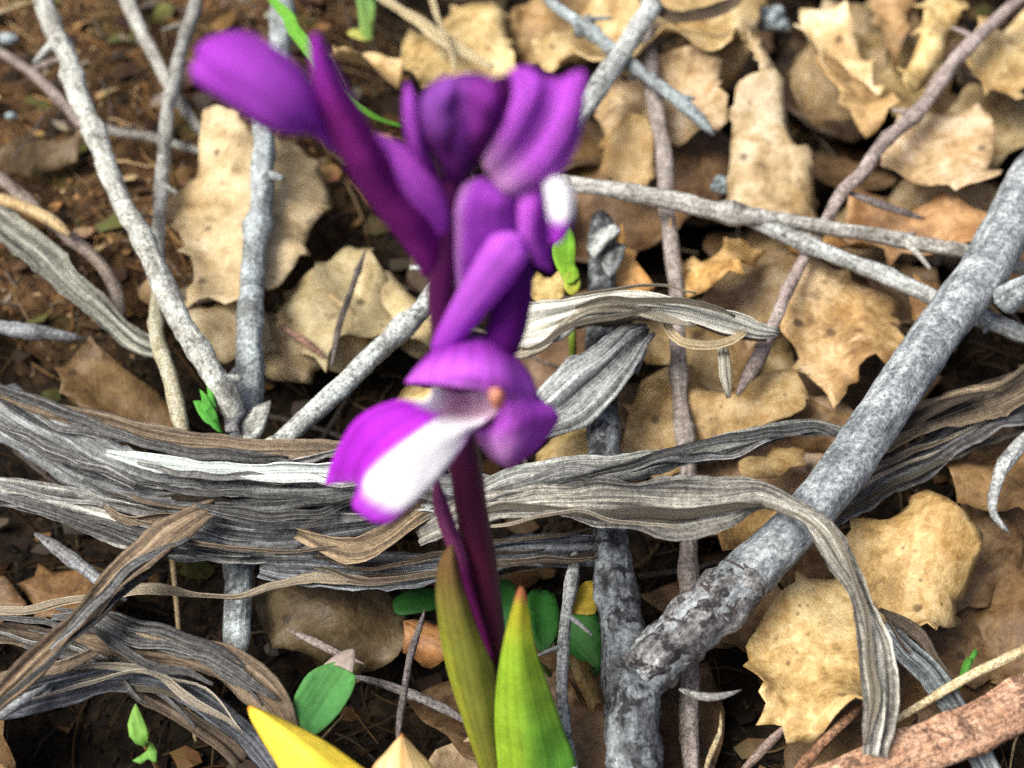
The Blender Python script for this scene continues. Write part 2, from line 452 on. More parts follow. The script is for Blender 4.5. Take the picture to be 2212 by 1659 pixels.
M = {}
M['tan'] = m_leaf('dry_oak_leaf', (.17, .105, .045), (.44, .325, .165), (.66, .56, .38))
M['pale'] = m_leaf('bleached_oak_leaf', (.27, .20, .11), (.50, .41, .26), (.66, .58, .43), .7)
M['brown'] = m_leaf('old_brown_leaf', (.07, .04, .018), (.17, .105, .05), (.30, .205, .11), .5, .1)
M['strap'] = m_strap('weathered_grass', [(.35, (.016, .016, .018)), (.44, (.095, .095, .095)), (.51, (.30, .305, .29)), (.60, (.74, .77, .74))])
M['strapb'] = m_strap('brown_grass', [(.35, (.02, .015, .012)), (.44, (.12, .096, .072)), (.54, (.29, .23, .16)), (.66, (.56, .49, .38))])
M['strapw'] = m_strap('bleached_grass', [(.30, (.12, .12, .12)), (.41, (.42, .44, .43)), (.50, (.72, .76, .74)), (.62, (.86, .9, .88))], .2)
M['strapc'] = m_strap('cream_grass', [(.30, (.10, .08, .05)), (.42, (.40, .34, .24)), (.55, (.62, .57, .45)), (.70, (.75, .72, .62))], .2)
M['twig'] = m_twig('pale_grey_twig', (.08, .073, .066), (.27, .27, .255), (.50, .525, .51), .65, 11.0, .54)
M['twigb'] = m_twig('brown_grey_twig', (.055, .045, .038), (.19, .165, .145), (.34, .305, .28), .4, 11.0)
M['branch'] = m_twig('grey_branch_bark', (.04, .042, .046), (.19, .215, .225), (.44, .48, .485), .35, 10.0, .56)
M['lichen'] = m_twig('lichen_bark', (.03, .026, .027), (.13, .13, .13), (.44, .46, .45), .88, 8.0, .51)
M['rust'] = m_twig('rusty_bark_strip', (.10, .055, .04), (.38, .215, .13), (.58, .39, .26), .75, 9.0, .53)
M['straw'] = m_twig('straw_stem', (.30, .22, .10), (.55, .45, .25), (.70, .62, .42), .15)
M['petal'] = m_tint('orchid_petal', .55, 7.0, .65, .42, .35, .12, .2)
M['veined'] = m_tint('veined_orchid_petal', .7, 9.0, .65, .45, .3, .12, .5)
M['green'] = m_tint('fresh_leaf', .8, 7.0, .6, .22, .8, .2, .18)
M['herb'] = m_tint('herb_leaf', .7, 22.0, .6, .22, .9, .2, .0)
M['stem'] = m_tint('orchid_stem', .3, 5.0, .5, .05, .4, .35)
def m_soil():
    s = NT('leaf_mould_soil'); obj, u, v, oi = s.common()
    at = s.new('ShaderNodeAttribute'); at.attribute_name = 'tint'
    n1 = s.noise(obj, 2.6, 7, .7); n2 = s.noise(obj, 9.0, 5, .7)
    shaded_soil = s.ramp(n1, [(.36, (.004, .0035, .003)), (.5, (.012, .009, .006)), (.68, (.04, .026, .015))])  # deep soil coloured near black to imitate shade in the crevices
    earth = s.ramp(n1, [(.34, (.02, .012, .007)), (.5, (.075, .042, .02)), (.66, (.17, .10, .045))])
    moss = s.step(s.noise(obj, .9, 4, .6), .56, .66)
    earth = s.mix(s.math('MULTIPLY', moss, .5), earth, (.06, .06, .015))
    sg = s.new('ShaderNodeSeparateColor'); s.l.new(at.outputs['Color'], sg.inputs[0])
    return s.finish(s.mix(sg.outputs[0], shaded_soil, earth), .95, s.math('ADD', n1, s.math('MULTIPLY', n2, .5)), .9, .0015, 0, .1)
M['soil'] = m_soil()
M['crumb'] = m_tint('leaf_crumbs', .0, 3.0, .9, .0, .8, .1)
M['pebble'] = m_plain('pale_pebble', [(.42, (.05, .06, .065)), (.56, (.33, .39, .40))], 9.0, .7, .4, .0004)

# ------------------------------------------------------------------ the ground
def axis_coords(a, b, st, far):
    c = []; x = a
    while x <= b: c.append(x); x += st
    g = st; lo = a; hi = c[-1]; L, H = [], []
    while lo > -far: g *= 1.35; lo -= g; L.append(lo)
    g = st
    while hi < far: g *= 1.35; hi += g; H.append(hi)
    return L[::-1] + c + H
def soil_z(x, y):
    z = -1.05 + .22 * nz(x * .35, y * .35, 2.0) + .13 * nz(x * 1.3, y * 1.3, 5.0) + .07 * nz(x * 3.4, y * 3.4, 8.0)
    m = sm(.0, 1.0, exp(-(max(0, (x + 6.2) / 4.2) ** 2 + max(0, (17.2 - y) / 3.4) ** 2)) * 1.15)          # the soil rises into a low bank here
    return min(z + 1.15 * m, .35)
X = axis_coords(-14, 14, .16, 200); Y = axis_coords(3, 27, .16, 200)
gv = [Vector((x, y, soil_z(x, y))) for y in Y for x in X]
nx = len(X)
gf = [(j * nx + i, j * nx + i + 1, (j + 1) * nx + i + 1, (j + 1) * nx + i) for j in range(len(Y) - 1) for i in range(nx - 1)]
ground = mk('ground', gv, gf, M['soil'], None, None, [(sm(-.75, -.05, p.z),) * 3 for p in gv], origin=Vector((0, 0, 0)))  # tint by height: brown earth on the bank, painted shade in the gaps
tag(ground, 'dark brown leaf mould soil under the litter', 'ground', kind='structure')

# ------------------------------------------------------------------ the orchid: one plant
orchid = empty('orchid_plant', atd(1075, 1760, dstem(1760)))
tag(orchid, 'purple wild orchid with white lipped flowers on a dark maroon stem', 'orchid')
def stem_pts(pts):
    P = []
    for (u, v, o, w) in pts:
        p = atd(u, v, dstem(v) - o); P.append((p.x, p.y, p.z, w * .5 * KPX * depth(p)))
    return P
def lerp3(a, b, t):
    t = max(0, min(1, t)); return tuple(x + (y - x) * t for x, y in zip(a, b))
def sm(a, b, x):
    t = max(0, min(1, (x - a) / (b - a))); return t * t * (3 - 2 * t)
PUR = (.50, .06, .68); MAG = (.68, .15, .82); DEEP = (.12, .008, .19); MAROON = (.075, .006, .030); WHITE = (.93, .93, .95); LAV = (.52, .27, .62)
def solid(c): return lambda s, t: c
tube('stem', stem_pts([(1085, 1790, 0, 84), (1072, 1640, 0, 84), (1058, 1420, 0, 80), (1040, 1250, 0, 76), (1016, 1080, 0, 72), (1000, 960, 0, 68), (985, 850, 0, 64), (966, 740, 0, 62),
     (955, 640, 0, 66), (963, 520, 0, 64), (980, 400, 0, 62), (1002, 310, 0, 52)]), M['stem'], orchid, n=20, rough=.05,
     colf=lambda s, t: lerp3((.10, .045, .016), lerp3(MAROON, (.06, .004, .05), sm(.45, .8, s)), sm(.02, .34, s)), groove=((1.2, .06, .3), (4.4, .06, .3)))

def flower(u, v, o):
    return empty('flower', atd(u, v, dstem(v) - o), orchid)
# lowest open flower, facing the camera
fa = flower(1010, 760, .2)
def jit(net, a=0): return net
patch('hood', [[(942, 750, .3), (975, 735, .28), (1010, 727, .26), (1052, 728, .28), (1092, 748, .26)],
               [(906, 787, .62), (955, 772, .85), (1010, 766, 1.0), (1072, 771, .95), (1138, 799, .62)],
               [(882, 817, .76), (945, 806, 1.1), (1005, 806, 1.3), (1080, 816, 1.2), (1160, 848, .78)],
               [(876, 827, .78), (940, 830, 1.1), (1000, 838, 1.28), (1075, 852, 1.2), (1160, 885, .85)]], M['petal'], fa,
      lambda s, t: lerp3(lerp3((.42, .05, .58), (.64, .14, .80), sm(.15, .6, s)), (.78, .34, .86), .5 * sm(.75, 1, s) * sm(.1, .5, t)), warp=.04)
patch('lateral_sepal', [[(1088, 800, .7), (1118, 796, .72), (1146, 808, .58)], [(1080, 860, .98), (1122, 856, 1.0), (1166, 858, .72)],
               [(1062, 915, .85), (1125, 905, 1.12), (1198, 886, .78)], [(1028, 938, .66), (1112, 945, 1.02), (1206, 908, .72)],
               [(1056, 985, .6), (1104, 985, .9), (1168, 962, .66)], [(1084, 1005, .55), (1100, 1009, .62), (1126, 996, .56)]], M['petal'], fa,
      lambda s, t: lerp3(lerp3((.62, .13, .78), (.54, .09, .72), sm(.3, .7, t)), (.68, .34, .72), .9 * sm(.4, .75, s) * (1 - sm(.35, .8, t))), warp=.03)
def lipcol(s, t):
    low = lerp3((.48, .03, .66), WHITE, sm(.33, .41, t + .03 * sin(s * 9)))
    low = lerp3(low, (.48, .05, .66), max(sm(.88, .96, s), .85 * sm(.93, .985, t)))
    top = lerp3(WHITE, (.74, .50, .66), sm(.12, .34, t)); top = lerp3(top, (.84, .62, .72), sm(.62, .92, t))
    return lerp3(top, low, sm(.18, .36, s))
lip = patch('lip', [[(938, 832, .85), (962, 842, .6), (1005, 850, .35), (1045, 846, .5), (1084, 856, .9)],
               [(918, 866, .95), (950, 882, .85), (1000, 892, .62), (1040, 892, .75), (1076, 888, .98)],
               [(848, 866, .92), (905, 900, 1.05), (945, 925, 1.15), (985, 935, 1.15), (1022, 932, .98)],
               [(770, 905, .8), (838, 940, 1.15), (888, 972, 1.38), (950, 992, 1.4), (1000, 964, 1.18)],
               [(722, 985, .6), (785, 1000, 1.15), (840, 1032, 1.6), (905, 1060, 1.68), (956, 1022, 1.4)],
               [(702, 1048, .45), (770, 1044, 1.05), (764, 1098, 1.6), (828, 1132, 1.85), (888, 1094, 1.6)]], M['petal'], fa, lipcol, sub=8, warp=.04)
lip['label'] = 'wide purple lip with a broad white centre'
an = patch('anther', [[(1060, 842, 1.3), (1072, 838, 1.36), (1084, 845, 1.3)], [(1062, 858, 1.32), (1074, 858, 1.42), (1086, 860, 1.3)], [(1066, 876, 1.28), (1074, 880, 1.32), (1082, 876, 1.26)]],
      M['petal'], fa, solid((.80, .38, .26)), thick=.05)
an['label'] = 'small orange anther under the hood'
tube('spur', stem_pts([(1120, 506, .6, 88), (1100, 535, .6, 96), (1060, 595, .58, 92), (1012, 662, .5, 76), (972, 722, .4, 58), (955, 750, .3, 50)]), M['petal'], fa, n=20, rough=.04, step=.06,
     colf=lambda s, t: lerp3((.56, .12, .74), (.46, .06, .66), sm(.4, 1, s)), round_end=(True, False))
tube('ovary', stem_pts([(1128, 545, .15, 40), (1118, 610, .22, 70), (1100, 690, .3, 86), (1082, 745, .35, 80), (1050, 775, .3, 60)]), M['petal'], fa, n=18, rough=.05, step=.07,
     colf=lambda s, t: lerp3((.17, .015, .25), DEEP, sm(.1, .6, s)), round_end=(True, False), groove=((1, .1, .3), (3.3, .1, .3), (5.2, .1, .3)))
# upper flower seen from behind
fd = flower(1030, 400, .15)
patch('hood', [[(1038, 332, .38), (1046, 358, .5), (1064, 390, .52), (1086, 416, .58), (1116, 424, .55)],
               [(1060, 288, .5), (1090, 302, .78), (1122, 337, .74), (1148, 378, .86), (1170, 402, .7)],
               [(1083, 232, .5), (1126, 236, .92), (1168, 268, .84), (1200, 322, 1.0), (1218, 364, .82)],
               [(1094, 186, .46), (1142, 184, .86), (1196, 206, .76), (1236, 254, .98), (1246, 318, .82)],
               [(1088, 164, .36), (1132, 144, .62), (1202, 172, .58), (1262, 156, .82), (1257, 270, .72)]], M['veined'], fd,
      lambda s, t: lerp3(lerp3((.78, .40, .80), (.62, .13, .80), sm(.0, .35, s)), (.50, .07, .66), sm(.55, 1, s) * .7 * (1 - sm(.6, 1, t))), sub=9, warp=.03)
patch('petal', [[(1072, 168, .55), (1084, 163, .58), (1096, 166, .55)], [(1076, 200, .6), (1094, 198, .72), (1108, 200, .6)], [(1068, 245, .6), (1088, 248, .72), (1104, 246, .58)],
               [(1040, 300, .52), (1058, 300, .62), (1076, 298, .5)], [(1010, 350, .4), (1022, 352, .45), (1036, 350, .4)]], M['petal'], fd, solid((.065, .004, .075)), warp=.03)
patch('petal', [[(1000, 398, .3), (1040, 384, .45), (1090, 404, .5), (1135, 412, .4)], [(984, 450, .3), (1020, 440, .55), (1080, 445, .65), (1132, 450, .45)],
               [(984, 510, .22), (1015, 502, .45), (1070, 507, .55), (1132, 512, .45)], [(984, 575, .15), (1010, 572, .3), (1050, 562, .35), (1112, 562, .3)],
               [(990, 640, .05), (1010, 640, .15), (1040, 630, .2), (1080, 620, .2)]], M['petal'], fd,
      lambda s, t: lerp3((.50, .20, .60), (.38, .06, .56), sm(.1, .3, t)), warp=.04)
patch('petal', [[(1126, 398, .55), (1160, 393, .6), (1200, 398, .5)], [(1119, 450, .58), (1155, 450, .7), (1192, 455, .55)], [(1122, 500, .58), (1155, 505, .66), (1190, 505, .5)],
               [(1146, 550, .55), (1168, 548, .6), (1188, 545, .5)], [(1160, 574, .5), (1176, 580, .5), (1193, 591, .45)]], M['petal'], fd,
      lambda s, t: lerp3(MAG, (.50, .06, .70), sm(.2, .7, t)), warp=.03)
lp = patch('lip', [[(1172, 384, .7), (1194, 372, .75), (1214, 384, .72)], [(1176, 410, .85), (1208, 402, 1.05), (1240, 414, 1.0)], [(1182, 452, .95), (1212, 455, 1.28), (1239, 457, 1.2)],
               [(1188, 490, 1.05), (1211, 495, 1.4), (1232, 487, 1.3)], [(1190, 524, 1.05), (1205, 527, 1.4), (1222, 512, 1.35)]], M['petal'], fd,
      lambda s, t: lerp3(WHITE, (.46, .05, .66), sm(.55, .75, s)))
lp['label'] = 'white lip with a purple end'
tube('spur', stem_pts([(742, 296, .05, 40), (800, 318, .1, 66), (850, 350, .12, 92), (895, 392, .1, 104), (932, 440, .05, 90), (955, 490, 0, 60)]), M['petal'], fd, n=18, rough=.05, step=.06,
     colf=lambda s, t: lerp3((.66, .13, .80), (.56, .09, .72), s), groove=((2.0, .12, .25),))
# top bud, still closed
bd = tube('bud', stem_pts([(1004, 176, .2, 100), (1006, 195, .22, 140), (1006, 235, .25, 160), (1000, 290, .22, 136), (995, 335, .2, 96), (990, 375, .1, 62)]), M['petal'], orchid, n=22, rough=.10, rfreq=2.4, step=.06,
     colf=lambda s, t: lerp3((.21, .035, .32), (.075, .005, .10), sm(.35, .95, s)), groove=((2.6, .10, .3), (3.9, .14, .2), (1.2, .1, .3)))
cup_ = patch('petal', [[(923, 192, .32), (962, 165, .46), (1008, 177, .44), (1055, 171, .5), (1092, 161, .4)], [(911, 220, .36), (955, 212, .72), (1008, 220, .62), (1060, 214, .8), (1107, 205, .42)],
               [(912, 262, .36), (955, 262, .76), (1005, 268, .64), (1055, 262, .8), (1097, 262, .4)], [(930, 312, .3), (962, 316, .56), (1000, 322, .5), (1035, 316, .58), (1066, 312, .3)],
               [(964, 364, .12), (980, 370, .24), (995, 372, .24), (1010, 368, .24), (1028, 360, .12)]], M['petal'], orchid,
      lambda s, t: lerp3(lerp3((.30, .08, .46), (.25, .03, .32), sm(.2, .7, t)), (.14, .008, .15), sm(.4, .95, s)), warp=.10, seed=3.0)
bd['label'] = 'dark blue violet closed bud at the stem tip'
patch('bract', [[(877, 184, .05), (880, 179, .06), (884, 184, .05)], [(871, 225, .1), (889, 224, .22), (909, 226, .1)], [(873, 270, .12), (896, 274, .28), (919, 276, .14)],
               [(884, 320, .12), (905, 325, .28), (926, 325, .16)], [(905, 370, .1), (925, 372, .2), (946, 368, .12)], [(935, 430, .02), (948, 432, .08), (962, 430, .04)]], M['petal'], orchid,
      lambda s, t: lerp3((.48, .09, .64), (.28, .03, .36), sm(.3, .9, s)))
b2 = tube('bud', stem_pts([(424, 106, .3, 90), (442, 112, .3, 124), (490, 134, .34, 160), (548, 166, .36, 176), (606, 206, .36, 168), (646, 236, .32, 128), (674, 260, .26, 72), (704, 288, .2, 44), (742, 318, .15, 46), (800, 352, .05, 60)]),
     M['petal'], orchid, n=28, rough=.07, step=.06, colf=lambda s, t: lerp3(lerp3((.38, .05, .54), (.52, .09, .70), sm(.12, .3, s)), (.44, .06, .58), sm(.55, .9, s)),
     round_end=(True, False), groove=((2.9, .12, .22), (4.3, .08, .2), (1.6, .10, .22)), flat=.85)
tube('petal', stem_pts([(416, 134, .42, 50), (440, 150, .5, 74), (500, 186, .56, 84), (570, 228, .56, 82), (630, 258, .46, 60), (672, 276, .3, 36)]), M['petal'], orchid, n=18, rough=.06, step=.06,
     colf=lambda s, t: lerp3((.42, .06, .58), (.48, .08, .66), sm(.1, .5, s)), round_end=(True, True), flat=.7)
b2['label'] = 'long bright purple closed bud reaching away from the stem'
b3 = patch('bract', [[(671, 80, .3), (683, 71, .32), (696, 84, .3)], [(670, 120, .3), (690, 118, .42), (715, 124, .32)], [(678, 180, .32), (710, 178, .5), (748, 184, .34)],
               [(696, 250, .34), (740, 246, .58), (788, 252, .36)], [(724, 318, .34), (774, 312, .6), (826, 324, .36)], [(766, 392, .3), (814, 382, .54), (864, 392, .32)],
               [(822, 468, .22), (866, 457, .44), (916, 458, .25)], [(878, 538, .12), (912, 522, .3), (946, 514, .15)], [(918, 602, .0), (940, 585, .12), (960, 572, .03)]], M['petal'], orchid,
      lambda s, t: lerp3((.40, .04, .50), (.25, .02, .24), sm(.12, .4, s)), warp=.03)
b3['label'] = 'long pointed reddish purple bract'
patch('bract', [[(938, 1040, .2), (943, 1032, .22), (949, 1040, .2)], [(936, 1085, .2), (951, 1083, .3), (968, 1090, .2)], [(950, 1140, .22), (967, 1135, .34), (986, 1140, .24)],
               [(972, 1195, .26), (987, 1190, .36), (1004, 1190, .3)], [(998, 1262, .42), (1008, 1260, .46), (1019, 1260, .42)], [(1028, 1350, .46), (1036, 1348, .5), (1046, 1348, .46)],
               [(1056, 1425, .46), (1062, 1424, .48), (1068, 1424, .46)]], M['petal'], orchid, lambda s, t: lerp3((.30, .07, .20), (.13, .01, .09), sm(.45, .65, s)))
# leaves of the orchid
OL = (.17, .18, .028); YG = (.25, .42, .03); GR = (.13, .37, .04)
l1 = patch('leaf', [[(968, 1180, .32), (977, 1177, .36), (986, 1190, .32)], [(946, 1225, .3), (975, 1225, .5), (1002, 1250, .36)], [(943, 1300, .3), (985, 1300, .6), (1025, 1320, .42)],
               [(958, 1410, .3), (1010, 1400, .65), (1062, 1420, .45)], [(982, 1500, .3), (1030, 1500, .65), (1080, 1500, .45)], [(1012, 1590, .28), (1050, 1590, .58), (1088, 1590, .4)],
               [(1045, 1690, .2), (1070, 1690, .4), (1095, 1690, .3)], [(1060, 1790, .06), (1078, 1790, .12), (1098, 1790, .06)]], M['green'], orchid,
      lambda s, t: lerp3(lerp3((.17, .10, .035), OL, sm(.1, .45, s)), (.30, .34, .03), sm(.05, .35, .35 - t) * sm(.2, .5, s)), warp=.02)
l1['label'] = 'olive sheathing leaf with a reddish edge'
l2 = patch('leaf', [[(1117, 1277, .7), (1125, 1267, .7), (1133, 1275, .7)], [(1105, 1320, .7), (1123, 1318, .78), (1143, 1325, .7)], [(1086, 1395, .65), (1118, 1395, .84), (1156, 1400, .7)],
               [(1072, 1490, .6), (1128, 1490, .9), (1189, 1495, .65)], [(1069, 1570, .55), (1140, 1575, .88), (1219, 1580, .55)], [(1076, 1660, .5), (1150, 1665, .78), (1244, 1662, .5)],
               [(1080, 1745, .3), (1120, 1745, .5), (1205, 1745, .3)], [(1078, 1800, .06), (1095, 1800, .16), (1130, 1800, .06)]], M['green'], orchid,
      lambda s, t: lerp3((.48, .17, .07), lerp3(lerp3((.44, .42, .03), YG, sm(.12, .35, s)), GR, sm(.3, .7, s) * sm(.25, .7, t)), sm(.035, .13, s)), warp=.03, sub=8)
l2['label'] = 'yellow green pointed leaf with an orange brown tip'
l3 = patch('leaf', [[(535, 1530, 1.75), (540, 1524, 1.78), (548, 1528, 1.75)], [(546, 1562, 1.75), (574, 1550, 1.95), (606, 1552, 1.8)], [(592, 1640, 1.7), (646, 1612, 2.0), (704, 1602, 1.8)],
               [(650, 1730, 1.5), (728, 1690, 1.8), (800, 1668, 1.6)], [(770, 1800, 1.0), (840, 1765, 1.2), (915, 1730, 1.1)], [(970, 1860, .15), (1010, 1830, .3), (1050, 1800, .25)]], M['green'], orchid,
      lambda s, t: lerp3((.75, .33, .03), (.86, .68, .07), sm(.0, .12, s)), mode='z', warp=.02)
l3['label'] = 'bright yellow withering leaf tip'
l4 = patch('leaf', [[(865, 1588, 1.55), (868, 1584, 1.6), (872, 1588, 1.55)], [(836, 1622, 1.55), (868, 1616, 1.75), (902, 1622, 1.55)], [(803, 1662, 1.5), (868, 1656, 1.8), (938, 1662, 1.5)],
               [(790, 1735, 1.2), (872, 1725, 1.55), (960, 1730, 1.2)], [(900, 1810, .7), (955, 1800, .9), (1005, 1795, .8)], [(1020, 1840, .2), (1045, 1830, .3), (1070, 1815, .2)]], M['green'], orchid,
      lambda s, t: lerp3(lerp3((.30, .10, .03), (.84, .62, .30), sm(.01, .1, s)), (.55, .26, .07), exp(-((t - .5) / .07) ** 2) * .8 + .5 * exp(-((t - .02) / .06) ** 2)), mode='z')
l4['label'] = 'cream withering leaf with an orange brown midrib'

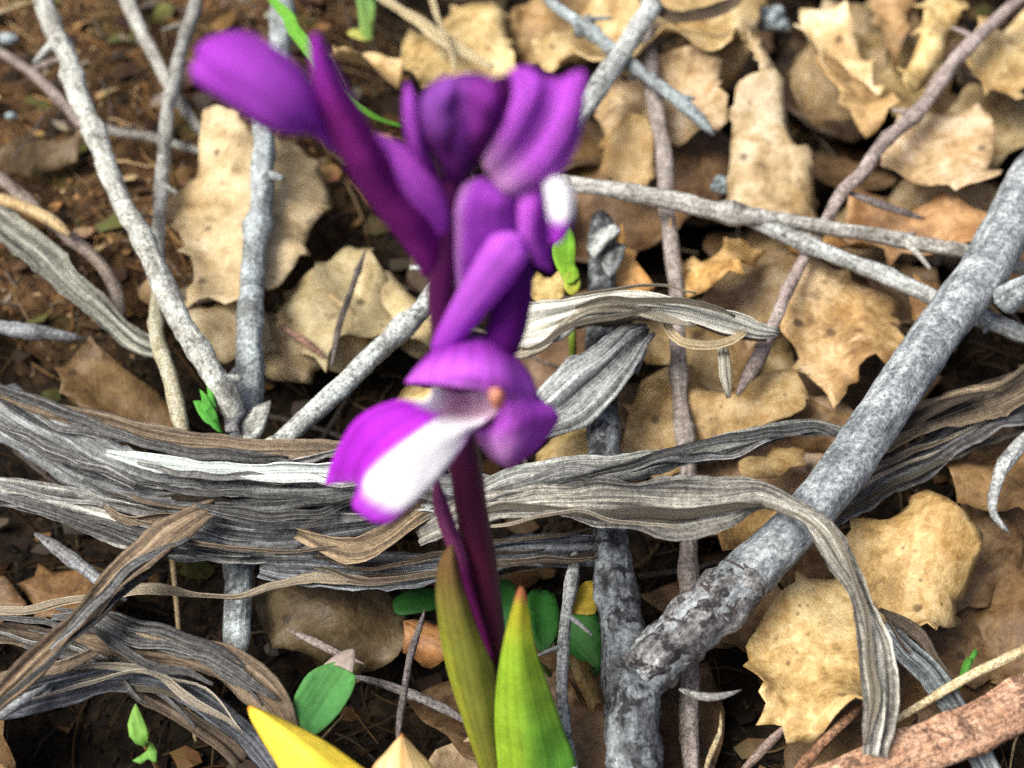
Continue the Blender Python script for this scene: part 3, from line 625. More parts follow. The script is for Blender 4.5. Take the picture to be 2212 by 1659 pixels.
# ------------------------------------------------------------------ oak leaves, traced one by one
LEAVES = [
 # label, outline px, z, material, kwargs
 ('large pale leaf with a ragged base crossed by a bluish upright twig', [(440,235),(470,233),(520,262),(565,284),(605,284),(645,287),(682,312),(700,350),(703,400),(690,440),(664,482),(652,540),(622,600),(590,640),(545,655),(515,662),(490,670),(455,652),(430,646),(388,652),(412,622),(420,580),(396,522),(376,478),(358,458),(362,420),(380,396),(410,372),(426,322),(430,280)], .85, 'pale', dict(cup=-.12, und=.42, rim=.3, seed=21.0, color=(1.03,1.0,.84))),
 ('pale leaf tucked below the large leaf beside the bluish upright twig', [(392,655),(440,668),(500,662),(545,676),(575,700),(590,750),(545,762),(480,768),(430,740),(412,700)], .55, 'pale', dict(color=(.85,.82,.78))),
 ('pale beige leaf bridging the bluish twig and the grey tan leaf', [(538,706),(580,650),(640,632),(706,650),(772,694),(800,730),(748,776),(690,770),(640,800),(586,784),(556,760)], .4, 'pale', dict(color=(.9,.88,.82))),
 ('pale leaf lying where the grey tan leaf meets the maroon stem', [(760,640),(820,590),(880,600),(930,660),(950,740),(890,780),(820,760),(780,710)], .35, 'pale', dict(color=(.95,.92,.86))),
 ('grey tan leaf with a dark hole between two diagonal twigs', [(594,672),(612,640),(645,602),(690,560),(722,520),(762,498),(800,538),(832,580),(852,622),(900,596),(934,622),(948,690),(942,722),(904,748),(866,740),(850,705),(800,720),(740,745),(700,790),(650,760),(610,720)], .6, 'pale', dict(color=(.78,.74,.68), tilt=(0,.1))),
 ('broad tan leaf behind the top bud under straw stems', [(865,58),(905,34),(950,8),(1010,-30),(1085,-25),(1096,60),(1108,120),(1112,150),(1098,196),(1060,212),(1000,196),(940,186),(900,175),(872,140)], .8, 'tan', dict(color=(1.05,1.0,.9), tilt=(0,.2))),
 ('small curled leaf with a pale rim beside the long bract', [(720,88),(752,106),(795,128),(840,142),(872,143),(868,160),(835,172),(800,172),(770,186),(738,182),(722,140)], .9, 'tan', dict(cup=.5, color=(1.1,1.05,.95))),
 ('large smooth tan leaf crossed by a thin blue twig', [(1148,92),(1200,62),(1262,24),(1330,-30),(1460,-60),(1560,-50),(1640,-20),(1632,60),(1592,112),(1560,160),(1500,170),(1420,150),(1350,180),(1290,190),(1240,165),(1172,122)], .95, 'tan', dict(und=.4, color=(1.05,1.02,.95))),
 ('tan leaf with a toothed lower edge below the thin blue twig', [(1292,180),(1360,150),(1430,150),(1500,160),(1552,172),(1542,230),(1562,262),(1545,306),(1500,300),(1470,308),(1430,290),(1384,300),(1348,290),(1320,292),(1298,250)], .75, 'tan', dict(und=.4, tilt=(0,.15))),
 ('small cupped brown leaf with a hollow dark side', [(1302,268),(1350,288),(1400,300),(1412,350),(1398,402),(1352,386),(1330,366),(1316,345),(1296,352),(1308,310)], .6, 'tan', dict(cup=.9, color=(.7,.6,.5))),
 ('tall wavy tan leaf standing above the forked pale twig', [(1615,62),(1632,92),(1652,120),(1672,160),(1690,202),(1704,250),(1708,288),(1722,312),(1742,322),(1762,312),(1760,350),(1766,420),(1784,466),(1740,466),(1660,458),(1566,442),(1576,380),(1580,300),(1586,222),(1598,192),(1640,182),(1638,140),(1620,110)], 1.15, 'tan', dict(und=.36, rim=.6, cup=-.16, tilt=(.1,.25))),
 ('curled leaf with a brightly lit rim near the pale pebble', [(1728,18),(1752,22),(1800,36),(1850,70),(1872,110),(1884,165),(1898,196),(1868,192),(1830,198),(1790,168),(1752,136),(1734,84)], 1.1, 'tan', dict(cup=.75, rim=.5, color=(1.3,1.32,1.2))),  # leaf colour raised to imitate the light on its rim
 ('bright folded tan leaf leaning along the purple grey twig', [(1994,-30),(2060,-40),(2085,-10),(2062,60),(2020,130),(1980,196),(1946,192),(1958,140),(1985,90),(1992,40)], 1.25, 'tan', dict(cup=-.6, color=(1.2,1.12,1.0), und=.1)),
 ('tan leaf with a scalloped edge beyond the purple grey twig', [(2070,128),(2110,92),(2150,58),(2240,10),(2290,60),(2280,150),(2212,186),(2196,214),(2178,196),(2150,188),(2128,206),(2112,166),(2088,150)], 1.0, 'tan', dict(und=.2, color=(1.0,.95,.85))),
 ('wide hollow tan leaf with a torn slit', [(1894,322),(1920,284),(1990,254),(2060,244),(2110,238),(2142,268),(2140,340),(2122,396),(2136,428),(2092,438),(2040,420),(1990,402),(1932,374),(1904,348)], .95, 'tan', dict(cup=.28, und=.2, rim=.25, tilt=(0,.1))),
 ('brown folded leaf between the wavy leaf and the purple grey twig', [(1748,172),(1800,172),(1850,190),(1892,216),(1912,250),(1900,292),(1868,306),(1836,282),(1806,250),(1778,214)], .85, 'brown', dict(cup=.5, color=(1.5,1.45,1.35))),
 ('shadowed brown leaf lying under the wide hollow leaf', [(1836,408),(1880,396),(1950,424),(2040,448),(2136,470),(2160,540),(2080,556),(1990,530),(1900,512),(1830,490)], .5, 'brown', dict(color=(1.5,1.4,1.25))),
 ('large golden leaf with a pointed toothed tip beside the thick branch', [(1748,556),(1790,562),(1832,574),(1900,606),(1948,620),(1944,690),(1962,730),(2020,742),(1990,762),(1950,768),(1912,790),(1886,778),(1868,784),(1838,812),(1828,846),(1800,880),(1786,846),(1742,800),(1720,752),(1684,694),(1700,640),(1730,598)], .95, 'tan', dict(und=.28, rim=.3, cup=-.12, color=(1.12,1.02,.85), tilt=(.05,.15))),
 ('orange tan leaf curled into a cup below the horizontal twig', [(1440,520),(1462,546),(1500,560),(1550,540),(1600,502),(1648,512),(1632,556),(1600,590),(1568,626),(1520,640),(1486,640),(1462,600)], .8, 'tan', dict(cup=.8, color=(1.05,.85,.6))),
 ('narrow orange leaf sliver above the dry hooped blade', [(1346,474),(1350,520),(1368,572),(1412,640),(1360,650),(1306,640),(1318,560),(1334,510)], .75, 'tan', dict(color=(1.15,.85,.5), tilt=(0,.3))),
 ('dull tan leaf with an orange rim under the dry hooped blade', [(1396,770),(1460,780),(1520,808),(1576,846),(1622,838),(1668,828),(1706,850),(1724,888),(1722,930),(1660,950),(1560,970),(1460,985),(1380,990),(1350,930),(1372,850)], .5, 'tan', dict(color=(.78,.7,.58))),
 ('small tan leaf piece between the hooked blade and the thick branch', [(1536,1130),(1590,1110),(1650,1096),(1712,1084),(1700,1118),(1652,1150),(1600,1176),(1560,1196)], .75, 'tan', dict(color=(1.0,.85,.6))),
 ('golden leaf with spiny edge beyond the hooked blade', [(1812,1196),(1838,1148),(1884,1118),(1940,1104),(1976,1094),(1996,1072),(2010,1102),(2046,1124),(2086,1146),(2118,1168),(2110,1216),(2092,1268),(2058,1294),(2092,1318),(2040,1350),(1990,1368),(1946,1376),(1900,1330),(1850,1290)], .8, 'tan', dict(und=.32, color=(1.08,.95,.75))),
 ('spotted golden brown leaf with spiny edge lying under the hooked blade', [(1672,1300),(1716,1264),(1766,1236),(1830,1240),(1876,1290),(1896,1360),(1900,1450),(1868,1520),(1828,1552),(1792,1574),(1756,1600),(1712,1576),(1668,1566),(1630,1572),(1652,1532),(1644,1492),(1602,1448),(1618,1428),(1612,1396),(1640,1352)], .85, 'tan', dict(und=.32, color=(1.02,.9,.72))),
 ('tan leaf behind the lowest flower under a striped blade', [(1128,1000),(1172,944),(1220,900),(1266,878),(1280,950),(1240,1010),(1180,1036),(1136,1040)], .6, 'tan', dict(color=(.85,.78,.65))),
 ('tiny curled straw coloured leaf below the white upper lip', [(1136,612),(1160,594),(1190,606),(1216,588),(1224,622),(1208,650),(1180,672),(1150,658)], 1.15, 'tan', dict(cup=.8, color=(1.05,1.0,.75))),
 ('pale tan leaf strip behind the purple lip', [(790,900),(836,850),(880,798),(940,800),(1000,840),(960,900),(900,880),(850,890)], .9, 'tan', dict(color=(1.15,1.1,.95))),
 ('dark brown leaf standing upright behind the bright folded leaf', [(1868,-20),(1930,-30),(1966,0),(1962,70),(1940,120),(1914,96),(1886,60)], .8, 'brown', dict(cup=.6, color=(1.6,1.6,1.5))),
 ('brown leaf in shade below the golden leaf tip', [(1690,880),(1740,860),(1790,900),(1850,900),(1900,870),(1880,930),(1820,950),(1740,950),(1700,930)], .35, 'brown', dict(color=(1.3,1.25,1.1))),
 ('tan leaf half hidden behind the twisted blade and thick branch', [(1592,1010),(1640,976),(1700,960),(1752,952),(1720,1000),(1660,1046),(1600,1050)], .55, 'tan', dict(color=(.9,.78,.6))),
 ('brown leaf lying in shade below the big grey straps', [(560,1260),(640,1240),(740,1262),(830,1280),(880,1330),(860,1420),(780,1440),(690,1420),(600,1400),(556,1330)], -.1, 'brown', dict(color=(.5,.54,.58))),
 ('dusky brown leaf lying above the big grey straps', [(130,830),(200,800),(280,830),(350,850),(400,900),(380,950),(290,940),(190,910)], .1, 'brown', dict(color=(.7,.66,.6))),
 ('rusty brown leaf at the base of the maroon stem', [(870,1340),(920,1320),(980,1340),(990,1400),(930,1420),(880,1390)], .4, 'brown', dict(color=(1.4,1.1,.8))),
 ('dark sheet drawn as a dead leaf shadow under the pale twig fork on the mossy soil', [(0,368),(60,330),(130,318),(196,306),(160,345),(90,362),(30,385)], .4, 'brown', dict(color=(.5,.5,.55))),  # dark sheet laid in where a dead leaf's shadow falls
 ('tan leaf scrap under the lichen covered branch', [(1225,1440),(1300,1446),(1310,1500),(1290,1530),(1240,1490)], .5, 'tan', dict(color=(.9,.8,.6))),
 ('pale leaf scrap at the foot of the orchid', [(940,1610),(1020,1590),(1080,1620),(1070,1700),(960,1720),(920,1680)], .5, 'pale', dict(color=(.8,.75,.7))),
 ('grey brown leaf beyond the thick branch near the curled stem', [(2010,1010),(2090,960),(2180,940),(2260,980),(2240,1080),(2160,1110),(2070,1090)], .5, 'brown', dict(color=(1.2,1.15,1.0))),
 ('brown leaf under the crossing blade by the twisted fibre', [(20,1230),(110,1190),(200,1230),(260,1290),(190,1330),(90,1310)], .1, 'brown', dict(color=(.6,.5,.42))),
 ('tan leaf corner showing above the tall wavy leaf', [(1440,60),(1520,20),(1600,40),(1640,90),(1600,150),(1540,180),(1480,130)], .7, 'tan', dict(color=(.95,.85,.7))),
 ('brown leaf edge below the twig fork', [(1640,470),(1720,480),(1800,500),(1880,540),(1820,565),(1740,550),(1660,520)], .45, 'brown', dict(color=(1.7,1.4,1.0))),
 ('brown grey leaf piece by the end of the thick branch', [(1960,620),(2040,650),(2080,700),(2030,730),(1970,710)], .4, 'brown', dict(color=(1.6,1.5,1.35))),
]
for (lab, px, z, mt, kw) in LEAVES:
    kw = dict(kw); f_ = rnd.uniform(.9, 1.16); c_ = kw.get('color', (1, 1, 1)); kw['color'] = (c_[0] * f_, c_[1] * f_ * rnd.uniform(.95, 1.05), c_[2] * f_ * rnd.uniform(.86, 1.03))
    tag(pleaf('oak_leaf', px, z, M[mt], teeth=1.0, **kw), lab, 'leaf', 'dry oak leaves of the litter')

# ------------------------------------------------------------------ twigs
TW = [
 ('long pale twig slanting down over the soil to a broken end', 'twig', [(88,-40,1.7,42),(108,40,1.75,42),(150,135,1.8,42),(168,195,1.85,46),(215,310,1.9,44),(300,500,1.9,46),(380,668,1.8,50),(450,800,1.7,52),(486,856,1.5,50),(515,930,1.2,40)], dict(knots=((.27,.22,.012),(.62,.12,.01),(.97,.15,.02)), color=(1.15,1.17,1.1))),
 ('thin forked twig lying on the soil beyond the long pale twig', 'twig', [(262,-40,.7,32),(290,30,.75,30),(330,112,.8,28),(372,200,.7,26),(410,262,.6,22),(440,305,.5,18)], dict(color=(.9,.88,.82))),
 ('thin grey twig crossing under the long pale twig', 'twig', [(438,-40,1.0,26),(420,20,1.0,26),(395,90,1.05,28),(375,200,1.1,28),(356,340,1.1,30),(345,470,1.0,28),(340,560,.9,26),(344,660,.9,24)], dict(color=(.85,.84,.8), knots=((.42,.3,.02),))),
 ('straw grey twig standing beside the green tuft', 'straw', [(344,600,.9,22),(350,720,1.2,30),(362,800,1.4,34),(380,880,1.5,36),(402,965,1.45,32)], dict(color=(.58,.66,.78))),
 ('bluish upright twig passing behind the big grey straps', 'twig', [(612,-40,1.1,48),(604,60,1.1,50),(590,180,1.15,48),(574,310,1.2,48),(560,450,1.2,50),(548,600,1.2,54),(540,720,1.15,56),(542,850,1.0,60),(530,960,.8,58),(520,1100,.6,60),(512,1220,.5,62),(508,1330,.5,58),(502,1440,.4,56)], dict(color=(.86,.95,1.0), knots=((.6,.15,.012),(.34,.1,.01)))),
 ('long white twig running behind the orchid flowers', 'twig', [(1412,-4,1.9,42),(1395,30,1.9,44),(1350,95,1.85,45),(1290,175,1.8,46),(1245,240,1.75,46),(1150,370,1.6,44),(1040,515,1.5,44),(930,640,1.45,44),(840,732,1.4,44),(720,850,1.35,44),(640,924,1.32,42),(575,985,1.2,36)], dict(color=(1.25,1.32,1.32), knots=((.02,.2,.02),(.98,.2,.02)))),  # pale twig, its colour raised further to imitate a hot highlight
 ('thin blue grey twig with a frayed end over the tan leaves', 'twig', [(1160,-30,1.5,22),(1225,25,1.55,24),(1290,74,1.6,30),(1350,124,1.6,28),(1440,192,1.6,28),(1500,244,1.55,28),(1548,292,1.4,24)], dict(color=(.8,.92,.98), knots=((.33,.35,.02),))),
 ('upright brownish twig behind the white upper lip', 'twigb', [(1388,20,1.3,34),(1400,110,1.25,36),(1416,220,1.2,36),(1432,380,1.15,36),(1448,520,1.05,34),(1462,660,.9,34),(1474,820,.7,34),(1482,1000,.5,36),(1486,1200,.4,38),(1488,1400,.35,40),(1490,1700,.3,42)], dict(color=(1.15,1.15,1.15))),
 ('pale horizontal twig running out from the upper lip', 'twig', [(1120,378,1.6,30),(1220,396,1.7,34),(1320,410,1.75,38),(1450,432,1.75,40),(1580,460,1.7,42),(1690,474,1.6,32),(1800,492,1.5,32),(1900,508,1.4,32),(2000,530,1.3,32),(2120,556,1.2,32),(2240,590,1.0,30)], dict(color=(1.0,.97,.92), knots=((.42,.3,.02),))),
 ('white twig dipping away below the pale horizontal twig', 'twig', [(1560,462,1.45,26),(1630,486,1.5,30),(1700,512,1.5,34),(1765,536,1.5,32),(1832,560,1.5,34),(1900,586,1.48,36),(1980,624,1.45,38),(2070,668,1.3,40),(2160,700,1.2,40),(2260,742,1.1,40)], dict(color=(1.05,1.1,1.1), knots=((.3,.3,.03),))),
 ('long purple grey twig bending across the leaves', 'twigb', [(2230,-20,1.6,28),(2150,50,1.6,28),(2065,128,1.6,32),(1995,220,1.55,30),(1940,280,1.5,28),(1890,330,1.5,28),(1862,376,1.45,30),(1820,412,1.4,28),(1790,462,1.3,26),(1742,570,1.35,26),(1682,684,1.45,26),(1634,770,1.4,26),(1590,850,1.2,22)], dict(color=(1.35,1.28,1.3), knots=((.46,.25,.015),))),
 ('dark thin side twig starting from the purple grey twig', 'twigb', [(1820,412,1.35,18),(1860,424,1.3,16),(1920,446,1.2,15),(2000,472,1.0,14)], dict(color=(.6,.6,.65))),
 ('curling pale stem beyond the thick branch', 'twig', [(2250,910,1.5,30),(2212,952,1.4,32),(2176,1000,1.3,32),(2156,1050,1.2,26),(2146,1098,1.0,20),(2156,1126,.9,16),(2176,1150,.8,10)], dict(color=(1.05,1.1,1.12))),
 ('thin straw stem lying by the rusty bark strip', 'straw', [(2260,1380,1.5,20),(2180,1412,1.5,20),(2100,1448,1.45,20),(2040,1484,1.4,20),(1980,1526,1.3,19),(1910,1574,1.2,16)], dict()),
 ('thin grey twig standing beside the yellow green leaf', 'twig', [(1246,1190,1.0,24),(1236,1240,1.05,26),(1224,1290,1.1,28),(1214,1360,1.1,26),(1213,1440,1.1,26),(1222,1540,1.1,26),(1240,1640,1.1,28),(1252,1720,1.1,28)], dict(color=(.85,.88,.9), knots=((.18,.3,.03),))),
 ('thin dark stalk rising from the cream leaf tip', 'twigb', [(868,1590,1.4,14),(876,1530,1.35,16),(882,1470,1.2,15),(890,1400,1.0,14),(912,1320,.8,12)], dict(color=(.6,.6,.64))),
 ('slim grey twig on the dark soil beside the green oval leaf', 'twigb', [(760,1462,.5,16),(830,1478,.55,17),(910,1506,.6,20),(980,1540,.6,18),(1030,1570,.55,16)], dict(color=(.75,.8,.86))),
 ('pale thin twig on the soil between two slanting twigs', 'twig', [(196,268,.6,16),(262,288,.65,20),(330,300,.7,20),(420,326,.6,16),(470,336,.5,12)], dict(color=(.85,.82,.75))),
 ('thin brown twig on the soil under the long pale twig', 'twigb', [(-30,90,.6,20),(60,150,.6,20),(110,196,.6,22),(166,256,.6,24),(196,300,.5,18)], dict(color=(.95,.9,.9))),
 ('short brown twig on the soil near the white chip', 'twigb', [(70,150,.65,12),(100,134,.65,14),(150,120,.65,12)], dict(color=(1.2,1.15,1.1))),
 ('grey brown twig arching by the wide grey green blade', 'twigb', [(-30,360,.7,26),(50,436,.8,26),(140,506,.85,26),(206,556,.8,26),(248,610,.7,28),(270,700,.5,26)], dict(color=(.85,.8,.75))),
 ('short blunt straw brown stick above the wide grey green blade', 'straw', [(-30,415,1.2,22),(50,452,1.2,26),(110,482,1.2,28),(152,510,1.15,26)], dict(color=(.75,.68,.6))),
 ('bluish stick lying flat below the wide grey green blade', 'twig', [(-40,690,.9,28),(40,704,.95,30),(110,714,.95,30),(182,726,.85,26)], dict(color=(.55,.57,.62))),
 ('short pale stub standing near the lichen covered branch', 'straw', [(1516,1700,.9,12),(1530,1640,1.0,12),(1552,1578,1.0,11),(1552,1530,.95,7)], dict(color=(.7,.7,.68))),
 ('curved pale bark curl beside the lichen covered branch', 'twig', [(1462,1494,1.4,18),(1500,1510,1.5,20),(1545,1512,1.5,18),(1590,1498,1.4,10)], dict(color=(.85,.85,.82))),
 ('brown twig leaning under the spotted golden leaf', 'twigb', [(1590,1670,.6,18),(1660,1610,.7,20),(1720,1560,.8,18)], dict(color=(1.0,.85,.8))),
 ('reddish brown stalk below the spotted golden leaf', 'rust', [(1700,1700,.8,26),(1760,1630,.9,26),(1830,1560,.95,22),(1872,1520,.9,18)], dict(color=(.6,.55,.5))),
 ('dark slim stalk slanting between the grey tan leaf and the maroon stem', 'twigb', [(715,790,.9,14),(735,700,1.0,14),(765,620,1.0,13),(790,540,.9,11)], dict(color=(.55,.55,.55))),
 ('broken reddish stalk under the grey tan leaf', 'twigb', [(600,700,.8,14),(640,724,.8,16),(700,770,.75,14)], dict(color=(.9,.6,.5))),
 ('grey stick under the crossing blade', 'twig', [(70,1150,.8,20),(130,1190,.85,28),(200,1240,.85,30),(270,1290,.8,26)], dict(color=(.6,.62,.66))),
 ('slim grey stalk by the lower end of the bluish upright twig', 'twigb', [(620,1360,.5,16),(680,1390,.55,18),(740,1420,.5,16),(790,1440,.45,14)], dict(color=(1.1,1.1,1.1))),
 ('pale end of a thin twig below the crossing blade', 'twig', [(-20,1570,1.2,20),(40,1530,1.2,22),(80,1505,1.2,22),(112,1484,1.1,18)], dict(color=(.75,.78,.8))),
]
for i, (lab, mt, pts, kw) in enumerate(TW):
    kw = dict(kw); col = kw.pop('color', None); kr_ = random.Random(i + 70)
    kw['knots'] = tuple(kw.get('knots', ())) + tuple((kr_.uniform(.05, .95), kr_.uniform(.12, .35), kr_.uniform(.008, .02)) for _ in range(4))
    o = ptube('twig', pts, M[mt], seed=i * 3.7, rough=.24, bend=.11, taper=True, rfreq=2.0, **kw)
    if col: o.color = (*col, 1)
    tag(o, lab, 'twig', 'twigs of the litter')
    if len(pts) >= 7 and 'curling' not in lab:                                     # stubs of broken side shoots
        for _ in range(2):
            q_ = kr_.randrange(1, len(pts) - 2); a_, b_ = pts[q_], pts[q_ + 1]; p0 = atz((a_[0] + b_[0]) / 2, (a_[1] + b_[1]) / 2, (a_[2] + b_[2]) / 2)
            T_ = (atz(*b_[:3]) - atz(*a_[:3])).normalized(); sd = kr_.choice((-1, 1)); N_ = T_.cross(Vector((0, 0, 1))) * sd; r_ = a_[3] * .5 * KPX * depth(p0)
            d_ = (N_ + T_ * kr_.uniform(.3, .9) + Vector((0, 0, kr_.uniform(-.2, .5)))).normalized(); L_ = kr_.uniform(.2, .7)
            st_ = tube('side_shoot', [(*(p0 + d_ * L_ * t_ + Vector((0, 0, .03 * sin(t_ * 4)))), r_ * (.62 - .38 * t_)) for t_ in (0, .35, .7, 1)], M[mt], o, n=8, step=.06, rough=.2, seed=i + _ * .5)
            if col: st_.color = (*col, 1)

for (lab, px, z, cl) in (
   ('pale bark flake standing where the bluish twig meets the straps', [(528,866),(552,850),(580,846),(572,892),(560,938),(534,958),(516,920)], 1.5, (1.1,1.12,1.05)),
   ('rough grey bark flake beside the green grass tuft', [(470,850),(500,846),(526,872),(516,905),(520,950),(492,940),(482,900)], 1.45, (.5,.5,.52)),
   ('small cream bark crumb by the end of the long white twig', [(556,925),(585,918),(604,940),(588,966),(562,960)], 1.7, (1.2,1.15,1.0)),
   ('dark bark flake curled below the upper broken branch end', [(1300,560),(1330,520),(1352,530),(1340,570),(1316,596)], 1.3, (.5,.52,.55)),
   ('pale grey flake lying on the broken branch top', [(1268,520),(1290,490),(1330,488),(1340,506),(1310,524),(1286,548)], 1.5, (1.0,1.05,1.05)),
   ('blue grey bark flake near the short striped blade', [(1370,690),(1400,700),(1396,760),(1376,820),(1350,810),(1360,750)], 1.3, (.8,.85,.9))):
    o = pleaf('bark_flake', px, z, M['twig'], und=.3, rim=.3, thick=.06); o.color = (*cl, 1)
    tag(o, lab, 'bark flake', 'bark flakes of the litter')

# the thick forked branch: one thing, two limbs
fb = empty('forked_branch', atz(1385, 1440, 1.0))
tag(fb, 'thick grey branch with a fork and lichen at its lower end', 'branch')
ptube('limb', [(2450,30,2.0,104),(2290,300,2.0,106),(2212,430,2.0,106),(2110,600,2.0,106),(1990,770,2.0,102),(1880,930,1.95,104),(1760,1100,1.85,104),(1640,1220,1.7,104),(1545,1305,1.55,112),(1480,1362,1.4,114),(1425,1415,1.25,114),(1372,1478,1.0,100)],
      M['branch'], parent=fb, n=28, step=.08, rough=.08, rfreq=1.2, seed=4.4, bend=.05, knots=((.30,.12,.03),(.86,.10,.012),(.93,.12,.012)))
ptube('trunk', [(1296,470,.9,40),(1298,500,.95,54),(1300,590,.95,58),(1301,690,.95,64),(1305,860,.95,68),(1312,1000,.95,70),(1322,1180,1.0,76),(1338,1320,1.0,88),(1356,1420,1.0,112),(1366,1500,1.0,122),(1370,1590,.95,120),(1374,1700,.9,118),(1378,1830,.8,118)],
      M['lichen'], parent=fb, n=28, step=.07, rough=.22, rfreq=2.0, seed=2.2, bend=.07, knots=((.66,.16,.03),(.78,.1,.02))).color = (.58, .63, .67, 1)
ptube('peeling_bark', [(1622,1236,1.68,108),(1600,1256,1.64,118),(1545,1305,1.56,122),(1480,1364,1.42,126),(1425,1416,1.27,122),(1385,1462,1.1,112)],
      M['lichen'], parent=fb, n=40, step=.05, rough=.30, rfreq=3.0, seed=12.2)
ptube('stub', [(2170,650,2.1,64),(2200,628,2.35,58),(2232,612,2.5,50)], M['branch'], parent=fb, n=18, step=.05, rough=.15, seed=7.7)
A3 = [atz(u, v, z) for (u, v, z) in ((1640,1220,1.7),(1545,1305,1.55),(1470,1370,1.4))]
for k, (t_, w_) in enumerate(((.35, .022), (.95, .03), (1.35, .02))):     # raised dark scars where side shoots broke off
    a_, b_ = (A3[0], A3[1]) if t_ < 1 else (A3[1], A3[2]); c_ = a_.lerp(b_, t_ % 1); T_ = (b_ - a_).normalized()
    n1 = (Vector((0, 0, 1)) - T_ * T_.z).normalized(); n2 = T_.cross(n1); rr_ = 55 * KPX * depth(c_) * 1.0
    tube('bark_scar', [(*(c_ + T_ * .04 * sin(q * 1.7 + k) + (n1 * cos(q) + n2 * sin(q)) * rr_), w_ * (.6 + .6 * abs(sin(q * 2.3 + k)))) for q in [x_ * .35 - 1.5 for x_ in range(9)]],
         M['twigb'], fb, n=8, step=.05, rough=.4, seed=k * 2.0).color = (.35, .33, .35, 1)

rs = strap('bark_strip', [(2330,1450,1.5,112,0),(2212,1516,1.5,110,2),(2110,1566,1.5,106,5),(2000,1612,1.45,104,4),(1880,1662,1.4,100,0),(1740,1720,1.3,92,-4)], M['rust'], ridge=.025, fold=-.28, edge=.04, seed=3.3, thick=.05, calm=.12, wob=.02, fray=.05)
tag(rs, 'curved rusty orange bark strip with dark stains', 'bark')

